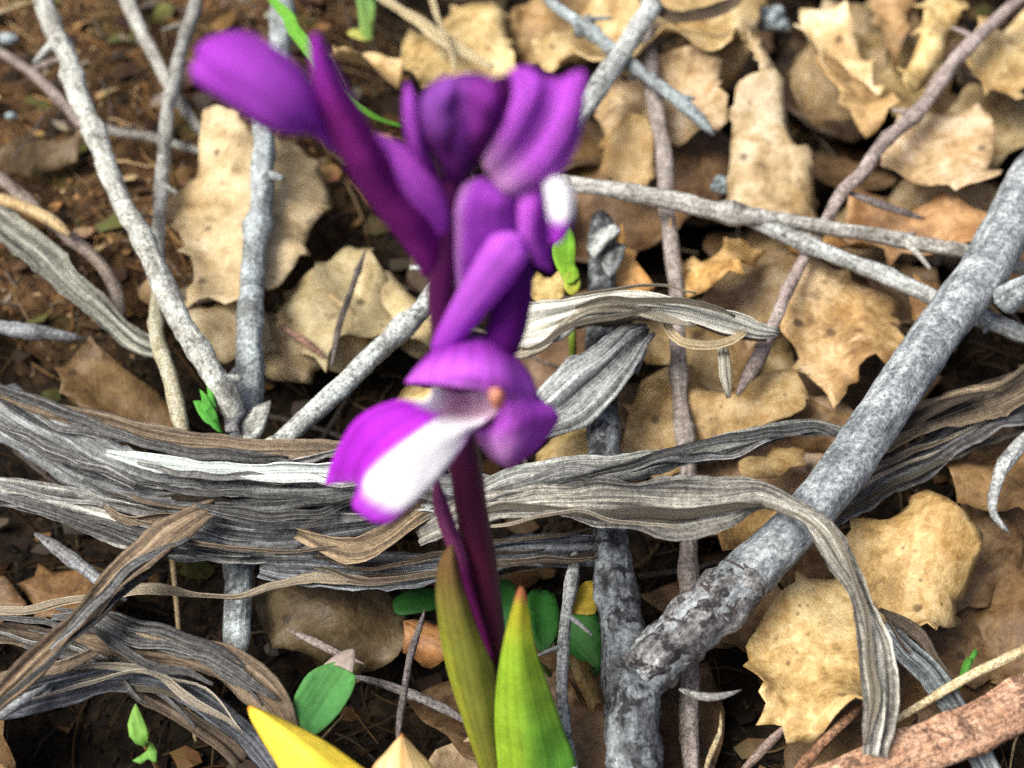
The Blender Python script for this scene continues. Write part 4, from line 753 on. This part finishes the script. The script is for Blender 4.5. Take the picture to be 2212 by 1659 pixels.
# ------------------------------------------------------------------ dried grass blades
ST = [
 ('broad grey blade with a white folded ridge sweeping behind the lip', 'strap', [(-60,868,1.4,112,-10),(60,922,1.45,112,-8),(180,985,1.5,108,0),(300,1035,1.55,102,8),(430,1062,1.6,96,10),(570,1068,1.62,92,4),(720,1058,1.62,88,0),(850,1054,1.6,84,-6),(960,1064,1.55,80,-10),(1060,1076,1.5,76,-10)], dict(ridge=.09, fold=.10, seed=1.3, na=26, wob=.09), (.72,.75,.78)),
 ('white ridged blade lying on the broad grey blade', 'strapw', [(230,972,1.8,16,0),(300,990,1.88,30,10),(420,1010,1.92,42,6),(560,1018,1.95,44,0),(700,1024,1.95,44,0),(800,1030,1.9,40,-8),(900,1040,1.8,30,-14)], dict(ridge=.03, fold=.1, seed=5.1), (1.12,1.18,1.15)),
 ('brown edged blade running above the white ridged blade', 'strapb', [(-60,806,1.7,34,14),(80,868,1.72,40,10),(220,915,1.6,50,10),(350,950,1.62,44,14),(480,966,1.62,42,10),(620,975,1.6,44,0),(760,976,1.55,40,-10)], dict(ridge=.04, fold=.12, seed=8.6), (1.0,.98,.95)),
 ('grey blade sagging under the broad grey blade', 'strap', [(236,1082,1.2,20,0),(280,1106,1.3,56,8),(330,1122,1.35,70,8),(440,1135,1.35,72,0),(580,1140,1.35,70,-4),(760,1130,1.3,66,-4),(900,1110,1.2,60,0)], dict(ridge=.055, fold=.1, seed=2.9), (.72,.75,.8)),
 ('light grey blade crossing below the broad grey blade', 'strap', [(-60,1046,1.35,60,0),(60,1074,1.38,64,4),(180,1105,1.3,78,8),(300,1140,1.3,76,6),(420,1172,1.25,74,0),(540,1182,1.2,66,-6),(680,1190,1.1,56,-10)], dict(ridge=.05, fold=.12, seed=6.4), (1.25,1.25,1.18)),
 ('brown blade with a curled lip below the purple lip', 'strapb', [(640,1150,1.4,36,30),(700,1180,1.5,52,25),(770,1196,1.55,58,10),(840,1170,1.6,60,-10),(900,1120,1.6,52,-20),(960,1075,1.55,40,-20)], dict(ridge=.045, fold=.2, seed=3.7), (1.35,1.3,1.15)),
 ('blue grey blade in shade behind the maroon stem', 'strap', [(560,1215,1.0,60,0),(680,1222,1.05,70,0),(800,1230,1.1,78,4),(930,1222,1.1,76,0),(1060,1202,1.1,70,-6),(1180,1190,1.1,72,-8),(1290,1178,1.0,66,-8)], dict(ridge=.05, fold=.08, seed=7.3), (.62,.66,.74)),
 ('hooked grey blade bending down over the thick branch', 'strap', [(900,1150,1.5,60,-8),(1000,1112,1.7,74,-6),(1100,1092,1.9,84,-4),(1220,1080,2.05,92,0),(1340,1086,2.2,110,4),(1460,1092,2.35,118,8),(1570,1078,2.5,104,18),(1650,1072,2.6,70,46),(1726,1104,2.65,58,52),(1784,1166,2.6,66,28),(1826,1240,2.5,74,10),(1856,1316,2.35,80,2),(1880,1390,2.2,86,-8),(1890,1470,2.0,84,-14),(1888,1550,1.8,76,-14),(1876,1630,1.6,66,-10)], dict(ridge=.06, fold=.10, seed=4.9, na=24), (1.25,1.2,1.08)),
 ('twisted pale blade running from the lowest flower to the thick branch', 'strap', [(1040,1078,1.7,50,0),(1120,1046,1.75,58,6),(1220,1030,1.75,60,10),(1330,1012,1.75,56,14),(1440,992,1.75,50,8),(1560,970,1.75,44,0),(1650,946,1.75,42,-10),(1740,930,1.7,44,-18),(1820,940,1.6,36,-10),(1900,960,1.4,30,0)], dict(ridge=.05, fold=.16, seed=9.8), (1.12,1.15,1.1)),
 ('dry hooped blade with a pale flat end beside the ovary', 'strapw', [(1086,736,1.7,60,-6),(1130,716,1.8,82,-4),(1180,696,1.95,86,6),(1240,668,2.1,62,22),(1320,652,2.2,54,38),(1410,648,2.3,60,40),(1500,660,2.3,60,36),(1580,690,2.2,50,30),(1640,716,2.05,34,20),(1680,724,1.9,14,10)], dict(ridge=.05, fold=.12, seed=1.9, na=20), (1.0,.95,.85)),
 ('dark ribbed blade tucked under the dry hooped blade', 'strapb', [(1210,690,1.75,44,0),(1300,676,1.85,58,6),(1400,672,1.95,62,8),(1500,686,1.95,56,6),(1590,716,1.9,40,0),(1650,730,1.8,22,0)], dict(ridge=.06, fold=.1, seed=5.5), (.85,.8,.75)),
 ('ring shaped straw loop hanging from the dry hooped blade', 'strapc', [(1436,668,2.05,16,40),(1442,704,2.05,18,50),(1470,736,2.05,20,40),(1530,748,2.05,20,20),(1580,736,2.1,20,0),(1612,716,2.15,16,-10)], dict(ridge=.015, fold=.1, seed=2.6, na=8), (1.05,.95,.75)),
 ('pale torn blade tip below the straw loop', 'strapc', [(1572,742,1.8,20,0),(1574,780,1.8,26,8),(1572,816,1.75,30,0),(1574,860,1.6,6,0)], dict(ridge=.02, seed=6.1, na=8), (.9,.95,.98)),
 ('short striped grey blade beside the drooping purple sepal', 'strap', [(1120,925,1.4,60,-8),(1190,882,1.55,104,-4),(1260,826,1.65,116,0),(1320,778,1.7,104,4),(1372,736,1.65,72,8),(1400,716,1.6,44,8)], dict(ridge=.07, fold=.06, seed=8.2, na=24, fray=.1), (1.0,1.04,1.06)),
 ('dull brown blade beyond the thick branch', 'strapb', [(1820,1010,1.2,50,0),(1890,962,1.25,60,0),(1970,920,1.3,66,4),(2060,884,1.3,70,4),(2160,850,1.3,72,0),(2290,800,1.2,72,0)], dict(ridge=.06, fold=.1, seed=3.1), (1.1,1.08,1.0)),
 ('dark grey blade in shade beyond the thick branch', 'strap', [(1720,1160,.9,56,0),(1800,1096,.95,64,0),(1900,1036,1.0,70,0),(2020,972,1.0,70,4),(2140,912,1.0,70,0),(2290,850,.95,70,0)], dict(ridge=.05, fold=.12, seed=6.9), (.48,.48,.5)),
 ('bluish blade behind the rusty bark strip', 'strap', [(1905,1350,1.0,40,0),(1950,1392,1.1,62,4),(2000,1450,1.15,68,4),(2050,1530,1.1,66,0),(2100,1610,1.0,60,0),(2150,1710,.8,56,0)], dict(ridge=.05, fold=.14, seed=9.1), (.85,.95,1.0)),
 ('wide grey green blade slanting to the twig crossing', 'strap', [(-60,440,.9,70,0),(20,500,1.0,72,0),(90,550,1.05,70,0),(160,612,1.05,68,4),(230,682,1.0,66,4),(290,736,.95,60,0),(345,758,.9,40,0)], dict(ridge=.045, fold=.08, seed=2.4), (.72,.72,.62)),
 ('brown crossing blade slanting down over the light grey blade', 'strapb', [(470,1096,1.75,40,0),(400,1136,1.85,62,0),(330,1190,1.9,70,4),(260,1248,1.9,66,6),(180,1330,1.9,56,6),(110,1400,1.85,54,0),(40,1466,1.75,56,-4),(-40,1540,1.6,56,-4)], dict(ridge=.045, fold=.14, seed=7.9), (1.2,1.12,1.02)),
 ('thin twisted white fibre under the crossing blade', 'strapc', [(-30,1318,1.0,18,0),(60,1322,1.05,20,20),(150,1304,1.1,16,40),(240,1296,1.15,18,10),(300,1280,1.2,24,-10),(360,1280,1.2,26,10),(430,1292,1.15,20,40),(520,1290,1.1,16,20),(590,1270,1.1,18,0),(660,1252,1.05,20,0),(760,1256,1.0,20,10),(870,1250,.95,20,0),(970,1236,.9,18,0)], dict(ridge=.02, fold=.12, seed=4.0, na=8), (.85,.82,.76)),
 ('wavy brown blade ending beside the yellow leaf tip', 'strapb', [(120,1340,1.1,50,0),(210,1362,1.2,80,6),(300,1396,1.25,96,8),(390,1410,1.3,92,10),(470,1428,1.35,80,14),(540,1472,1.35,70,18),(592,1524,1.3,62,20),(622,1580,1.2,52,16),(660,1620,1.0,36,8)], dict(ridge=.06, fold=.14, seed=5.8, na=22), (.9,.86,.8)),
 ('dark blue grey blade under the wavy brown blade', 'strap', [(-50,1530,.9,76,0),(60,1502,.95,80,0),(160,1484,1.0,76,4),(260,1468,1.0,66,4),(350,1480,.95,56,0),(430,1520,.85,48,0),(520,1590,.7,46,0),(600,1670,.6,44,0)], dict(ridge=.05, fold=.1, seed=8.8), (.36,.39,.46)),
 ('brown grey blade low beside the crossing blade', 'strapb', [(-50,1370,.6,56,0),(60,1378,.7,56,0),(150,1400,.75,50,0),(240,1440,.75,46,0),(330,1500,.7,44,0),(430,1570,.6,44,0),(520,1650,.5,40,0)], dict(ridge=.05, fold=.12, seed=3.4), (.5,.48,.47)),
 ('pale strip of blade from the crossing blade to the wavy blade', 'strapb', [(-30,1486,1.15,30,0),(60,1452,1.2,34,0),(130,1448,1.2,30,0),(200,1420,1.15,20,0),(250,1390,1.1,12,0)], dict(ridge=.03, fold=.1, seed=9.5, na=10), (1.25,1.22,1.2)),
 ('frayed brown curl lying over the end of the white twig', 'strapb', [(1380,-30,1.6,20,30),(1410,10,1.7,24,20),(1450,34,1.75,24,0),(1510,34,1.75,26,-10),(1570,14,1.7,26,-20),(1620,-20,1.6,26,-20)], dict(ridge=.03, fold=.15, seed=6.6, na=10), (.6,.55,.5)),
 ('pale straw blade lying across the broad tan leaf', 'strapc', [(770,-40,1.3,20,0),(840,6,1.35,22,0),(920,56,1.35,24,0),(1000,112,1.3,22,0),(1060,150,1.25,16,0)], dict(ridge=.015, seed=1.1, na=8), (1.05,.98,.75)),
 ('thin straw blade crossing the pale straw blade', 'strapc', [(916,-40,1.45,12,0),(940,20,1.5,12,0),(965,80,1.5,12,0),(990,150,1.45,10,0)], dict(ridge=.01, seed=2.1, na=6), (1.05,.98,.75)),
]
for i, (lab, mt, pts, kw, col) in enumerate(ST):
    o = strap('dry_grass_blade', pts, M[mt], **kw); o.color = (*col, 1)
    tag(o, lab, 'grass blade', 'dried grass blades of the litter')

rs_ = random.Random(5)
for q in range(60):
    src = ST[(0, 3, 4, 7, 8, 6, 20, 21, 22, 14, 0, 9, 18, 16, 2, 15)[q % 16]]
    n_ = len(src[2]); i0 = rs_.randrange(0, max(1, n_ - 5)); seg = src[2][i0:i0 + rs_.randint(4, 7)]
    if len(seg) < 3: continue
    off = rs_.uniform(-.55, .55); tw = rs_.uniform(-50, 50); w_ = rs_.uniform(5, 24); dz = rs_.uniform(-.05, .32)
    pts = [(u + rs_.uniform(-6, 6), v + off * w + rs_.uniform(-8, 8), z + dz, w_ * (.35 if k in (0, len(seg) - 1) else 1), t + tw * k / len(seg)) for k, (u, v, z, w, t) in enumerate(seg)]
    o = strap('grass_strand', pts, M[('strap', 'strapb', 'strap', 'strapc')[q % 4]], ridge=.015, fold=.2, na=6, seed=q * 1.7, wob=.16)
    c = rs_.uniform(.22, 1.15); o.color = (c, c, c, 1)
    tag(o, ('narrow grey', 'narrow brown', 'slender grey', 'narrow cream')[q % 4] + ' dry strand along the ' + src[0].split(' blade')[0] + ' blade', 'grass strand', 'narrow strands along the broad blades')

# ------------------------------------------------------------------ small green plants
def gleaf(parent, px, z, c0, c1, **kw):
    kw.setdefault('rim', .15); kw.setdefault('cup', .15); kw.setdefault('fold', .35); o = pleaf('leaf', px, z, M['herb'], parent=parent, ca=62, step=.07, **kw)
    me = o.data; ca = me.color_attributes.new('tint', 'FLOAT_COLOR', 'POINT')
    xs = [v.co.y for v in me.vertices]; lo, hi = min(xs), max(xs)
    flat = []
    for x in xs: flat.extend((*lerp3(c0, c1, (x - lo) / (hi - lo + 1e-9)), 1))
    ca.data.foreach_set('color', flat); return o
def sprout(name, p, label, cat='plant'):
    return tag(empty(name, p), label, cat, 'small green plants in the litter')
def gstem(parent, pts, c):
    P = []
    for (u, v, z, w) in pts:
        p = atz(u, v, z); P.append((p.x, p.y, p.z, w * .5 * KPX * depth(p)))
    return tube('stalk', P, M['green'], parent, n=8, step=.06, colf=lambda s, t: c)
G3 = (.012, .06, .01)
t = sprout('seedling', atz(700, 1620, 0), 'oval fresh green leaf with a withered grey tip')
gleaf(t, [(690,1448),(720,1434),(748,1432),(764,1452),(768,1478),(756,1516),(728,1556),(692,1586),(664,1596),(646,1578),(636,1548),(640,1514),(660,1478)], 1.2, (.05, .20, .05), (.09, .27, .075), axis=((664,1580),(750,1440)), und=.06, rim=.05, cup=.1)
gleaf(t, [(700,1438),(722,1420),(745,1404),(762,1398),(768,1420),(762,1462),(735,1442)], 1.22, (.30, .25, .22), (.34, .28, .24), und=.06, rim=.1)
gstem(t, [(664,1584,1.15,14),(672,1620,.7,14),(690,1660,.0,14)], (.20, .22, .08))
t = sprout('seedling', atz(325, 1640, 0), 'upright light green seedling below the wavy brown blade')
gleaf(t, [(292,1520),(302,1540),(316,1570),(322,1596),(312,1612),(294,1606),(280,1590),(276,1565),(284,1540)], 1.3, (.16, .36, .06), (.22, .42, .08), und=.05, rim=.05, tilt=(0,.5))
gleaf(t, [(312,1596),(330,1606),(340,1626),(336,1648),(318,1640),(306,1652),(290,1646),(318,1620)], 1.0, (.14, .34, .06), (.2, .4, .08), und=.05, rim=.05)
gstem(t, [(300,1590,1.2,10),(326,1630,.8,12),(352,1680,.0,14)], (.25, .16, .06))
t = sprout('grass_tuft', atz(470, 935, .2), 'small bright green grass tuft at the foot of the long pale twig')
for pts in ([(432,838),(450,858),(470,900),(482,938),(462,930),(440,892)], [(418,868),(440,872),(458,900),(470,925),(446,912),(426,890)], [(446,828),(460,850),(468,880),(452,868)]):
    gleaf(t, pts, 1.55, (.05, .24, .03), (.10, .36, .05), und=.05, rim=.08)
t = sprout('green_plant', atz(1200, 1460, 0), 'low dark green plant with a yellowing leaf behind the orchid stem')
gleaf(t, [(1050,1290),(1075,1256),(1105,1262),(1120,1300),(1110,1350),(1080,1370),(1056,1340)], .3, G3, (.016, .09, .012), und=.1)
gleaf(t, [(1140,1290),(1168,1272),(1196,1282),(1206,1330),(1200,1390),(1170,1420),(1146,1370)], .35, G3, (.018, .10, .014), und=.1)
gleaf(t, [(1196,1350),(1230,1336),(1286,1340),(1298,1390),(1292,1456),(1240,1446),(1204,1420)], .3, G3, (.02, .11, .014), und=.1)
gleaf(t, [(1222,1330),(1236,1290),(1262,1262),(1282,1256),(1290,1300),(1284,1342),(1250,1340)], .9, (.30, .22, .03), (.36, .27, .03), und=.12)
gstem(t, [(1150,1420,.6,12),(1180,1450,.3,12),(1200,1480,-.1,12)], (.1, .16, .04))
t = sprout('green_plant', atz(880, 1330, 0), 'dark green leaf peeping out beside the olive sheathing leaf')
gleaf(t, [(848,1304),(880,1284),(930,1276),(964,1286),(950,1318),(900,1334),(862,1336)], .3, G3, (.016, .09, .012), und=.08)
t = sprout('green_plant', atz(1220, 600, .1), 'yellow green sprig beside the white upper lip')
gleaf(t, [(1190,545),(1206,514),(1228,490),(1242,520),(1244,570),(1250,604),(1226,618),(1208,590)], 1.35, (.20, .36, .03), (.14, .38, .03), und=.06)
gleaf(t, [(1222,600),(1246,596),(1252,622),(1236,640),(1220,628)], 1.3, (.42, .44, .06), (.3, .4, .05), und=.05)
gstem(t, [(1232,690,.8,16),(1236,730,.7,18),(1238,780,.3,16)], (.16, .24, .03))
t = sprout('green_plant', atz(785, 60, .1), 'pale green sprig standing by the straw blades')
gleaf(t, [(772,-10),(800,-16),(812,20),(806,60),(800,86),(780,80),(776,40)], .9, (.22, .34, .08), (.16, .34, .10), und=.06)
gleaf(t, [(750,72),(775,66),(800,80),(790,92),(765,86)], .9, (.45, .46, .12), (.4, .42, .1), und=.05)
t = sprout('grass_tuft', atz(2070, 1480, .2), 'tiny green grass tuft near the straw stem')
for pts in ([(2084,1424),(2096,1430),(2084,1466),(2066,1500),(2056,1510),(2064,1480)], [(2100,1404),(2108,1414),(2096,1440),(2080,1468),(2082,1440)]):
    gleaf(t, pts, .9, (.05, .18, .02), (.08, .26, .04), und=.04)
gb = strap('green_grass_blade', [(560,-50,2.2,14,0),(590,0,2.4,18,10),(632,52,2.6,22,20),(668,112,2.7,24,20),(714,190,2.7,20,14),(760,232,2.6,16,8),(810,258,2.4,16,0),(870,272,2.1,12,0)], M['green'], ridge=.008, fold=.2, edge=.02, na=6, seed=1.0)
ca = gb.data.color_attributes.new('tint', 'FLOAT_COLOR', 'POINT'); ca.data.foreach_set('color', [c for _ in gb.data.vertices for c in (.13, .36, .04, 1)])
tag(gb, 'single green grass blade curving behind the long bract', 'grass blade')

# ------------------------------------------------------------------ pebbles and snail-shell sized chips
def pebble(u, v, z, rpx, label, stretch=(1, .8, .6), col=(1, 1, 1), seed=0):
    c = atz(u, v, z); r = rpx * KPX * depth(c); vs = []; fs = []; n, m = 14, 9
    for i in range(m + 1):
        th = pi * i / m
        for j in range(n):
            ph = 2 * pi * j / n; d = Vector((sin(th) * cos(ph), sin(th) * sin(ph), cos(th)))
            k = r * (1 + .75 * nz(d.x * 1.4 + seed, d.y * 1.4, d.z * 1.4) + .25 * nz(d.x * 4 + seed, d.y * 4, d.z * 4))
            vs.append(c + Vector((d.x * stretch[0], d.y * stretch[1], d.z * stretch[2])) * k)
    for i in range(m):
        for j in range(n): fs.append((i * n + j, (i + 1) * n + j, (i + 1) * n + (j + 1) % n, i * n + (j + 1) % n))
    o = mk('pebble', vs, fs, M['pebble']); o.color = (*col, 1)
    return tag(o, label, 'pebble', 'pale stone chips in the litter')
pebble(1668, 40, .5, 34, 'pale bluish stone lying in the dark gap between tan leaves', (1.1, .9, .6), seed=3)
pebble(1556, 396, .45, 20, 'small pale stone in the dark gap beside the wavy leaf', (.8, 1.2, .6), (.8, .85, .85), seed=5)
pebble(18, 82, .35, 18, 'little white chip on the mossy brown soil', (1.1, .7, .6), (1.1, 1.1, 1.1), seed=8)
pebble(596, 30, .3, 16, 'cream chip on the soil by the bluish upright twig', (1.2, .7, .6), (1.1, 1.0, .75), seed=11)
pebble(26, 250, .3, 12, 'grey chip on the brown soil by the thin brown twig', (1.2, .7, .6), (.7, .75, .75), seed=14)

LAND = [('the thick grey branch', 1880, 930), ('the lichen covered trunk', 1340, 1350), ('the hooked grey blade', 1860, 1450), ('the rusty bark strip', 2100, 1620), ('the foot of the orchid', 1075, 1600),
        ('the green oval leaf', 690, 1500), ('the upright seedling', 310, 1590), ('the brown crossing blade', 200, 1320), ('the broad grey blade', 300, 1040), ('the long pale twig', 220, 330),
        ('the bluish upright twig', 570, 400), ('the long white twig', 1340, 110), ('the tall wavy tan leaf', 1660, 300), ('the purple grey twig', 1960, 240), ('the pale horizontal twig', 1500, 440),
        ('the large golden leaf', 1830, 700), ('the dry hooped blade', 1400, 650), ('the twisted white fibre', 700, 1260), ('the curling pale stem', 2160, 1060), ('the long bract', 760, 200)]
LANDP = [(n_, atz(u, v, 0)) for (n_, u, v) in LAND]
def near(x, y): return min(LANDP, key=lambda q: (q[1].x - x) ** 2 + (q[1].y - y) ** 2)[0]
def oak_poly(L, W, teeth, rr):
    top, bot = [], []
    for k in range(teeth * 2 + 1):
        s = k / (teeth * 2); w = W * .5 * (sin(pi * min(1, s * .92 + .05)) ** .7)
        w *= (1.09 if k % 2 else .93) * rr.uniform(.9, 1.1)
        top.append((s * L, w)); bot.append((s * L + rr.uniform(-.05, .05), -w * rr.uniform(.9, 1.1)))
    return [(-.05, 0)] + top[1:-1] + [(L * 1.06, 0)] + bot[1:-1][::-1]
# ------------------------------------------------------------------ half-hidden leaves of the second layer
HID = [('tan leaf half hidden under the frayed brown curl', 1250, 70, 20, .45, 1.0), ('brown leaf filling the gap beside the thin blue twig end', 1520, 330, 100, .2, .62), ('tan leaf under the curled bright rimmed leaf', 1830, 110, 60, .4, .85),
       ('golden leaf behind the bright folded leaf', 1940, 150, 110, .45, .8), ('tan leaf showing below the scalloped leaf', 2150, 270, 30, .4, .8), ('brown leaf below the dark thin side twig', 1960, 470, 10, .1, .75),
       ('tan leaf in the gap under the ring shaped straw loop', 1560, 760, 150, .15, .75), ('brown leaf crossed by the lower upright twig', 1500, 900, 60, .1, .6), ('brown leaf between twisted blade and hooked blade', 1640, 1010, 20, .2, .75),
       ('brown leaf beside the golden spiny leaf', 2190, 1260, 80, .1, .55), ('dull leaf behind the bluish blade', 2040, 1480, 40, .0, .5), ('tan leaf under the purple grey twig lower end', 1640, 620, 70, .25, .7),
       ('brown leaf behind the upper flower and white twig', 1280, 330, 140, .2, .6), ('grey brown leaf under the small cupped leaf', 1400, 440, 30, .1, .55), ('dull leaf under the drooping sepal', 1200, 800, 60, .1, .6)]
for k, (lab, u, v, ang, z, f_) in enumerate(HID):
    rr = random.Random(400 + k); L = rr.uniform(2.6, 3.4); W = L * rr.uniform(.5, .62); c = atz(u, v, z - .3)
    vs, F, uvs = leaf_mesh(oak_poly(L, W, 4 + k % 3, rr), ((0, 0), (L, 0)), leaf_disp(rr.choice((-1, 1)) * rr.uniform(.15, .5), .5, .6, k * 2.7), .12, k * 2.7)
    o = mk('oak_leaf', [Vector(v) - Vector((L / 2, 0, 0)) for v in vs], F, M['tan' if f_ > .65 else 'brown'], None, uvs, thick=.02, origin=Vector((0, 0, 0)))
    g_ = f_ * .85 if f_ > .65 else f_ * 1.2
    o.location = c * CM; o.rotation_euler = (rr.uniform(-.2, .2), rr.uniform(-.2, .2), R(ang)); o.color = (g_, g_ * rr.uniform(.88, 1), g_ * rr.uniform(.7, .95), 1)
    tag(o, lab, 'leaf', 'dry oak leaves of the litter')

# ------------------------------------------------------------------ buried filler leaves, stalks and crumbs
protos = []
for k in range(7):
    rr = random.Random(40 + k); L = rr.uniform(2.2, 3.4); W = L * rr.uniform(.45, .6)
    vs, F, uvs = leaf_mesh(oak_poly(L, W, 4 + k % 3, rr), ((0, 0), (L, 0)), leaf_disp(rr.uniform(-.2, .35), .16, .2, k * 3.3, rr.uniform(0, .2)), .16, k * 3.3)
    me_vs = [Vector(v) - Vector((L / 2, 0, 0)) for v in vs]
    protos.append((me_vs, F, uvs))
def in_frame(x, y, z=0.3):
    p = Vector((x, y, z)) - ORG; d = p.dot(FWD)
    return abs(p.x / d) < TANH * 1.12 and abs(p.dot(UP) / d) < TANH * .75 * 1.1
shared = [None] * 7
def filler_leaf(x, y, z, rz, k, sc_, col, mt, label):
    if shared[k] is None:
        o = mk('oak_leaf', protos[k][0], protos[k][1], M[mt], None, protos[k][2], thick=.02, origin=Vector((0, 0, 0))); shared[k] = o
    else:
        o = shared[k].copy(); C.objects.link(o)
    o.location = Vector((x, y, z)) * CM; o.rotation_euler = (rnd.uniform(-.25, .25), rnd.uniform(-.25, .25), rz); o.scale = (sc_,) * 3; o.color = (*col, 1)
    return tag(o, label, 'leaf', 'dull leaves low in the litter')
cnt = 0
for q in range(400):
    x, y = rnd.uniform(-14, 14), rnd.uniform(3.5, 26)
    inside = in_frame(x, y)
    if inside and (x < -.8 or rnd.random() > .5): continue
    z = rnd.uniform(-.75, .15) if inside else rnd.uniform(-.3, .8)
    c = rnd.uniform(.3, .75) if inside else rnd.uniform(.8, 2.4)  # leaves within view coloured darker, as painted shade low in the gaps
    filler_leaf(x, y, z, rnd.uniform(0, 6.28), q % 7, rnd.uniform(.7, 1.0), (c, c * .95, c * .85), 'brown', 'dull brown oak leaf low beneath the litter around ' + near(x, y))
    cnt += 1
    if cnt > 150: break
for q in range(120):
    x, y = rnd.uniform(-13, 13), rnd.uniform(4, 25)
    L = rnd.uniform(1.2, 3.6); a = rnd.uniform(0, 6.28); z = soil_z(x, y) + rnd.uniform(.1, .7); r = rnd.uniform(.015, .045)
    pts = [(x + cos(a) * L * k / 3 + rnd.uniform(-.12, .12), y + sin(a) * L * k / 3 + rnd.uniform(-.12, .12), z + rnd.uniform(-.05, .12), r * (1 - .15 * k)) for k in range(4)]
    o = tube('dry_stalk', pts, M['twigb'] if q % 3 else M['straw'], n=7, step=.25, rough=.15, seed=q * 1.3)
    c = rnd.uniform(.2, .75); o.color = (c, c * .95, c * .9, 1)  # stalk colour lowered so the gaps read as shade
    tag(o, ('slim brown' if q % 3 else 'slim straw coloured') + ' stalk low on the soil around ' + near(x, y), 'stalk', 'slim dry stalks on the soil')

vs, fs, cols = [], [], []
PAL = [(.10, .055, .022), (.15, .08, .03), (.05, .03, .018), (.20, .12, .05), (.11, .09, .07), (.24, .17, .09), (.03, .02, .016), (.02, .014, .01), (.06, .06, .02), (.04, .022, .012)]
rc = random.Random(99)
for q in range(34000):
    x, y = rc.uniform(-13.5, 13.5), rc.uniform(3.5, 26)
    z = soil_z(x, y) + rc.uniform(0, .06); s = rc.uniform(.015, .06) * (2.0 if rc.random() < .05 else 1)
    a = rc.uniform(0, 6.28); el = rc.uniform(.25, .9); tz = rc.uniform(-.7, .7); bz = rc.uniform(-.6, .6)
    ux = Vector((cos(a), sin(a), tz)) * s; uy = Vector((-sin(a), cos(a), bz)) * s * el
    c = Vector((x, y, z)); b = len(vs); lift = Vector((0, 0, s * rc.uniform(.1, .6)))
    vs += [c - ux * rc.uniform(.6, 1.5) - uy * rc.uniform(.2, 1), c + ux * rc.uniform(.3, 1) - uy * rc.uniform(.6, 1.3), c + ux * rc.uniform(.5, 1.5) + uy * rc.uniform(.2, 1), c - ux * rc.uniform(.2, 1) + uy, c + lift]
    fs += [(b, b + 1, b + 4), (b + 1, b + 2, b + 4), (b + 2, b + 3, b + 4), (b + 3, b, b + 4)]
    k = rc.choice(PAL); f = rc.uniform(.6, 1.3); f *= .16 + 1.25 * sm(-.75, .05, z); cols += [tuple(v * f for v in k)] * 5  # crumbs darken with depth, gap shade put into their colour
for q in range(1500):                                  # torn scraps of old leaf, curled
    x, y = rc.uniform(-13.5, 13.5), rc.uniform(3.5, 26)
    z = soil_z(x, y) + rc.uniform(.03, .22); s_ = rc.uniform(.10, .34); a = rc.uniform(0, 6.28)
    n_ = rc.randint(6, 8); tx, ty = rc.uniform(-.6, .6), rc.uniform(-.6, .6); b = len(vs); k = rc.choice(PAL); f = rc.uniform(.4, 1.5) * (.45 + .8 * sm(-.75, .05, z))  # deeper scraps get darker too, as painted shade
    vs.append(Vector((x, y, z + s_ * .18))); cols.append(tuple(v * f for v in k))
    for i in range(n_):
        r_ = s_ * rc.uniform(.5, 1.15); aa = a + i * 6.283 / n_; dx, dy = cos(aa) * r_, sin(aa) * r_ * .7
        vs.append(Vector((x + dx, y + dy, max(z + dx * tx + dy * ty + rc.uniform(-.05, .05), soil_z(x, y) + .01)))); cols.append(tuple(v * f * rc.uniform(.8, 1.2) for v in k))
    fs += [(b, b + 1 + i, b + 1 + (i + 1) % n_) for i in range(n_)]
for q in range(3200):                                  # hair-fine rootlets and fibres
    x, y = rc.uniform(-13.5, 13.5), rc.uniform(3.5, 26); a = rc.uniform(0, 6.28); L = rc.uniform(.3, 1.4); w = rc.uniform(.006, .02)
    k = rc.choice(PAL[:6]); f = rc.uniform(.6, 1.4) * (.3 + .9 * sm(-.75, .05, soil_z(x, y))); b = len(vs); bend_ = rc.uniform(-1.2, 1.2); px, py = x, y  # fibre colour drops with depth to imitate crevice shade
    for i in range(5):
        aa = a + bend_ * (i / 4); z = soil_z(px, py) + .05 + .06 * sin(i * .8)
        n_ = Vector((-sin(aa), cos(aa), 0)) * w
        vs += [Vector((px, py, z)) - n_, Vector((px, py, z + w * 1.4)), Vector((px, py, z)) + n_]; cols += [tuple(v * f for v in k)] * 3
        px += cos(aa) * L / 4; py += sin(aa) * L / 4
        if i: fs += [(b + 3 * i - 3, b + 3 * i, b + 3 * i + 1, b + 3 * i - 2), (b + 3 * i - 2, b + 3 * i + 1, b + 3 * i + 2, b + 3 * i - 1)]
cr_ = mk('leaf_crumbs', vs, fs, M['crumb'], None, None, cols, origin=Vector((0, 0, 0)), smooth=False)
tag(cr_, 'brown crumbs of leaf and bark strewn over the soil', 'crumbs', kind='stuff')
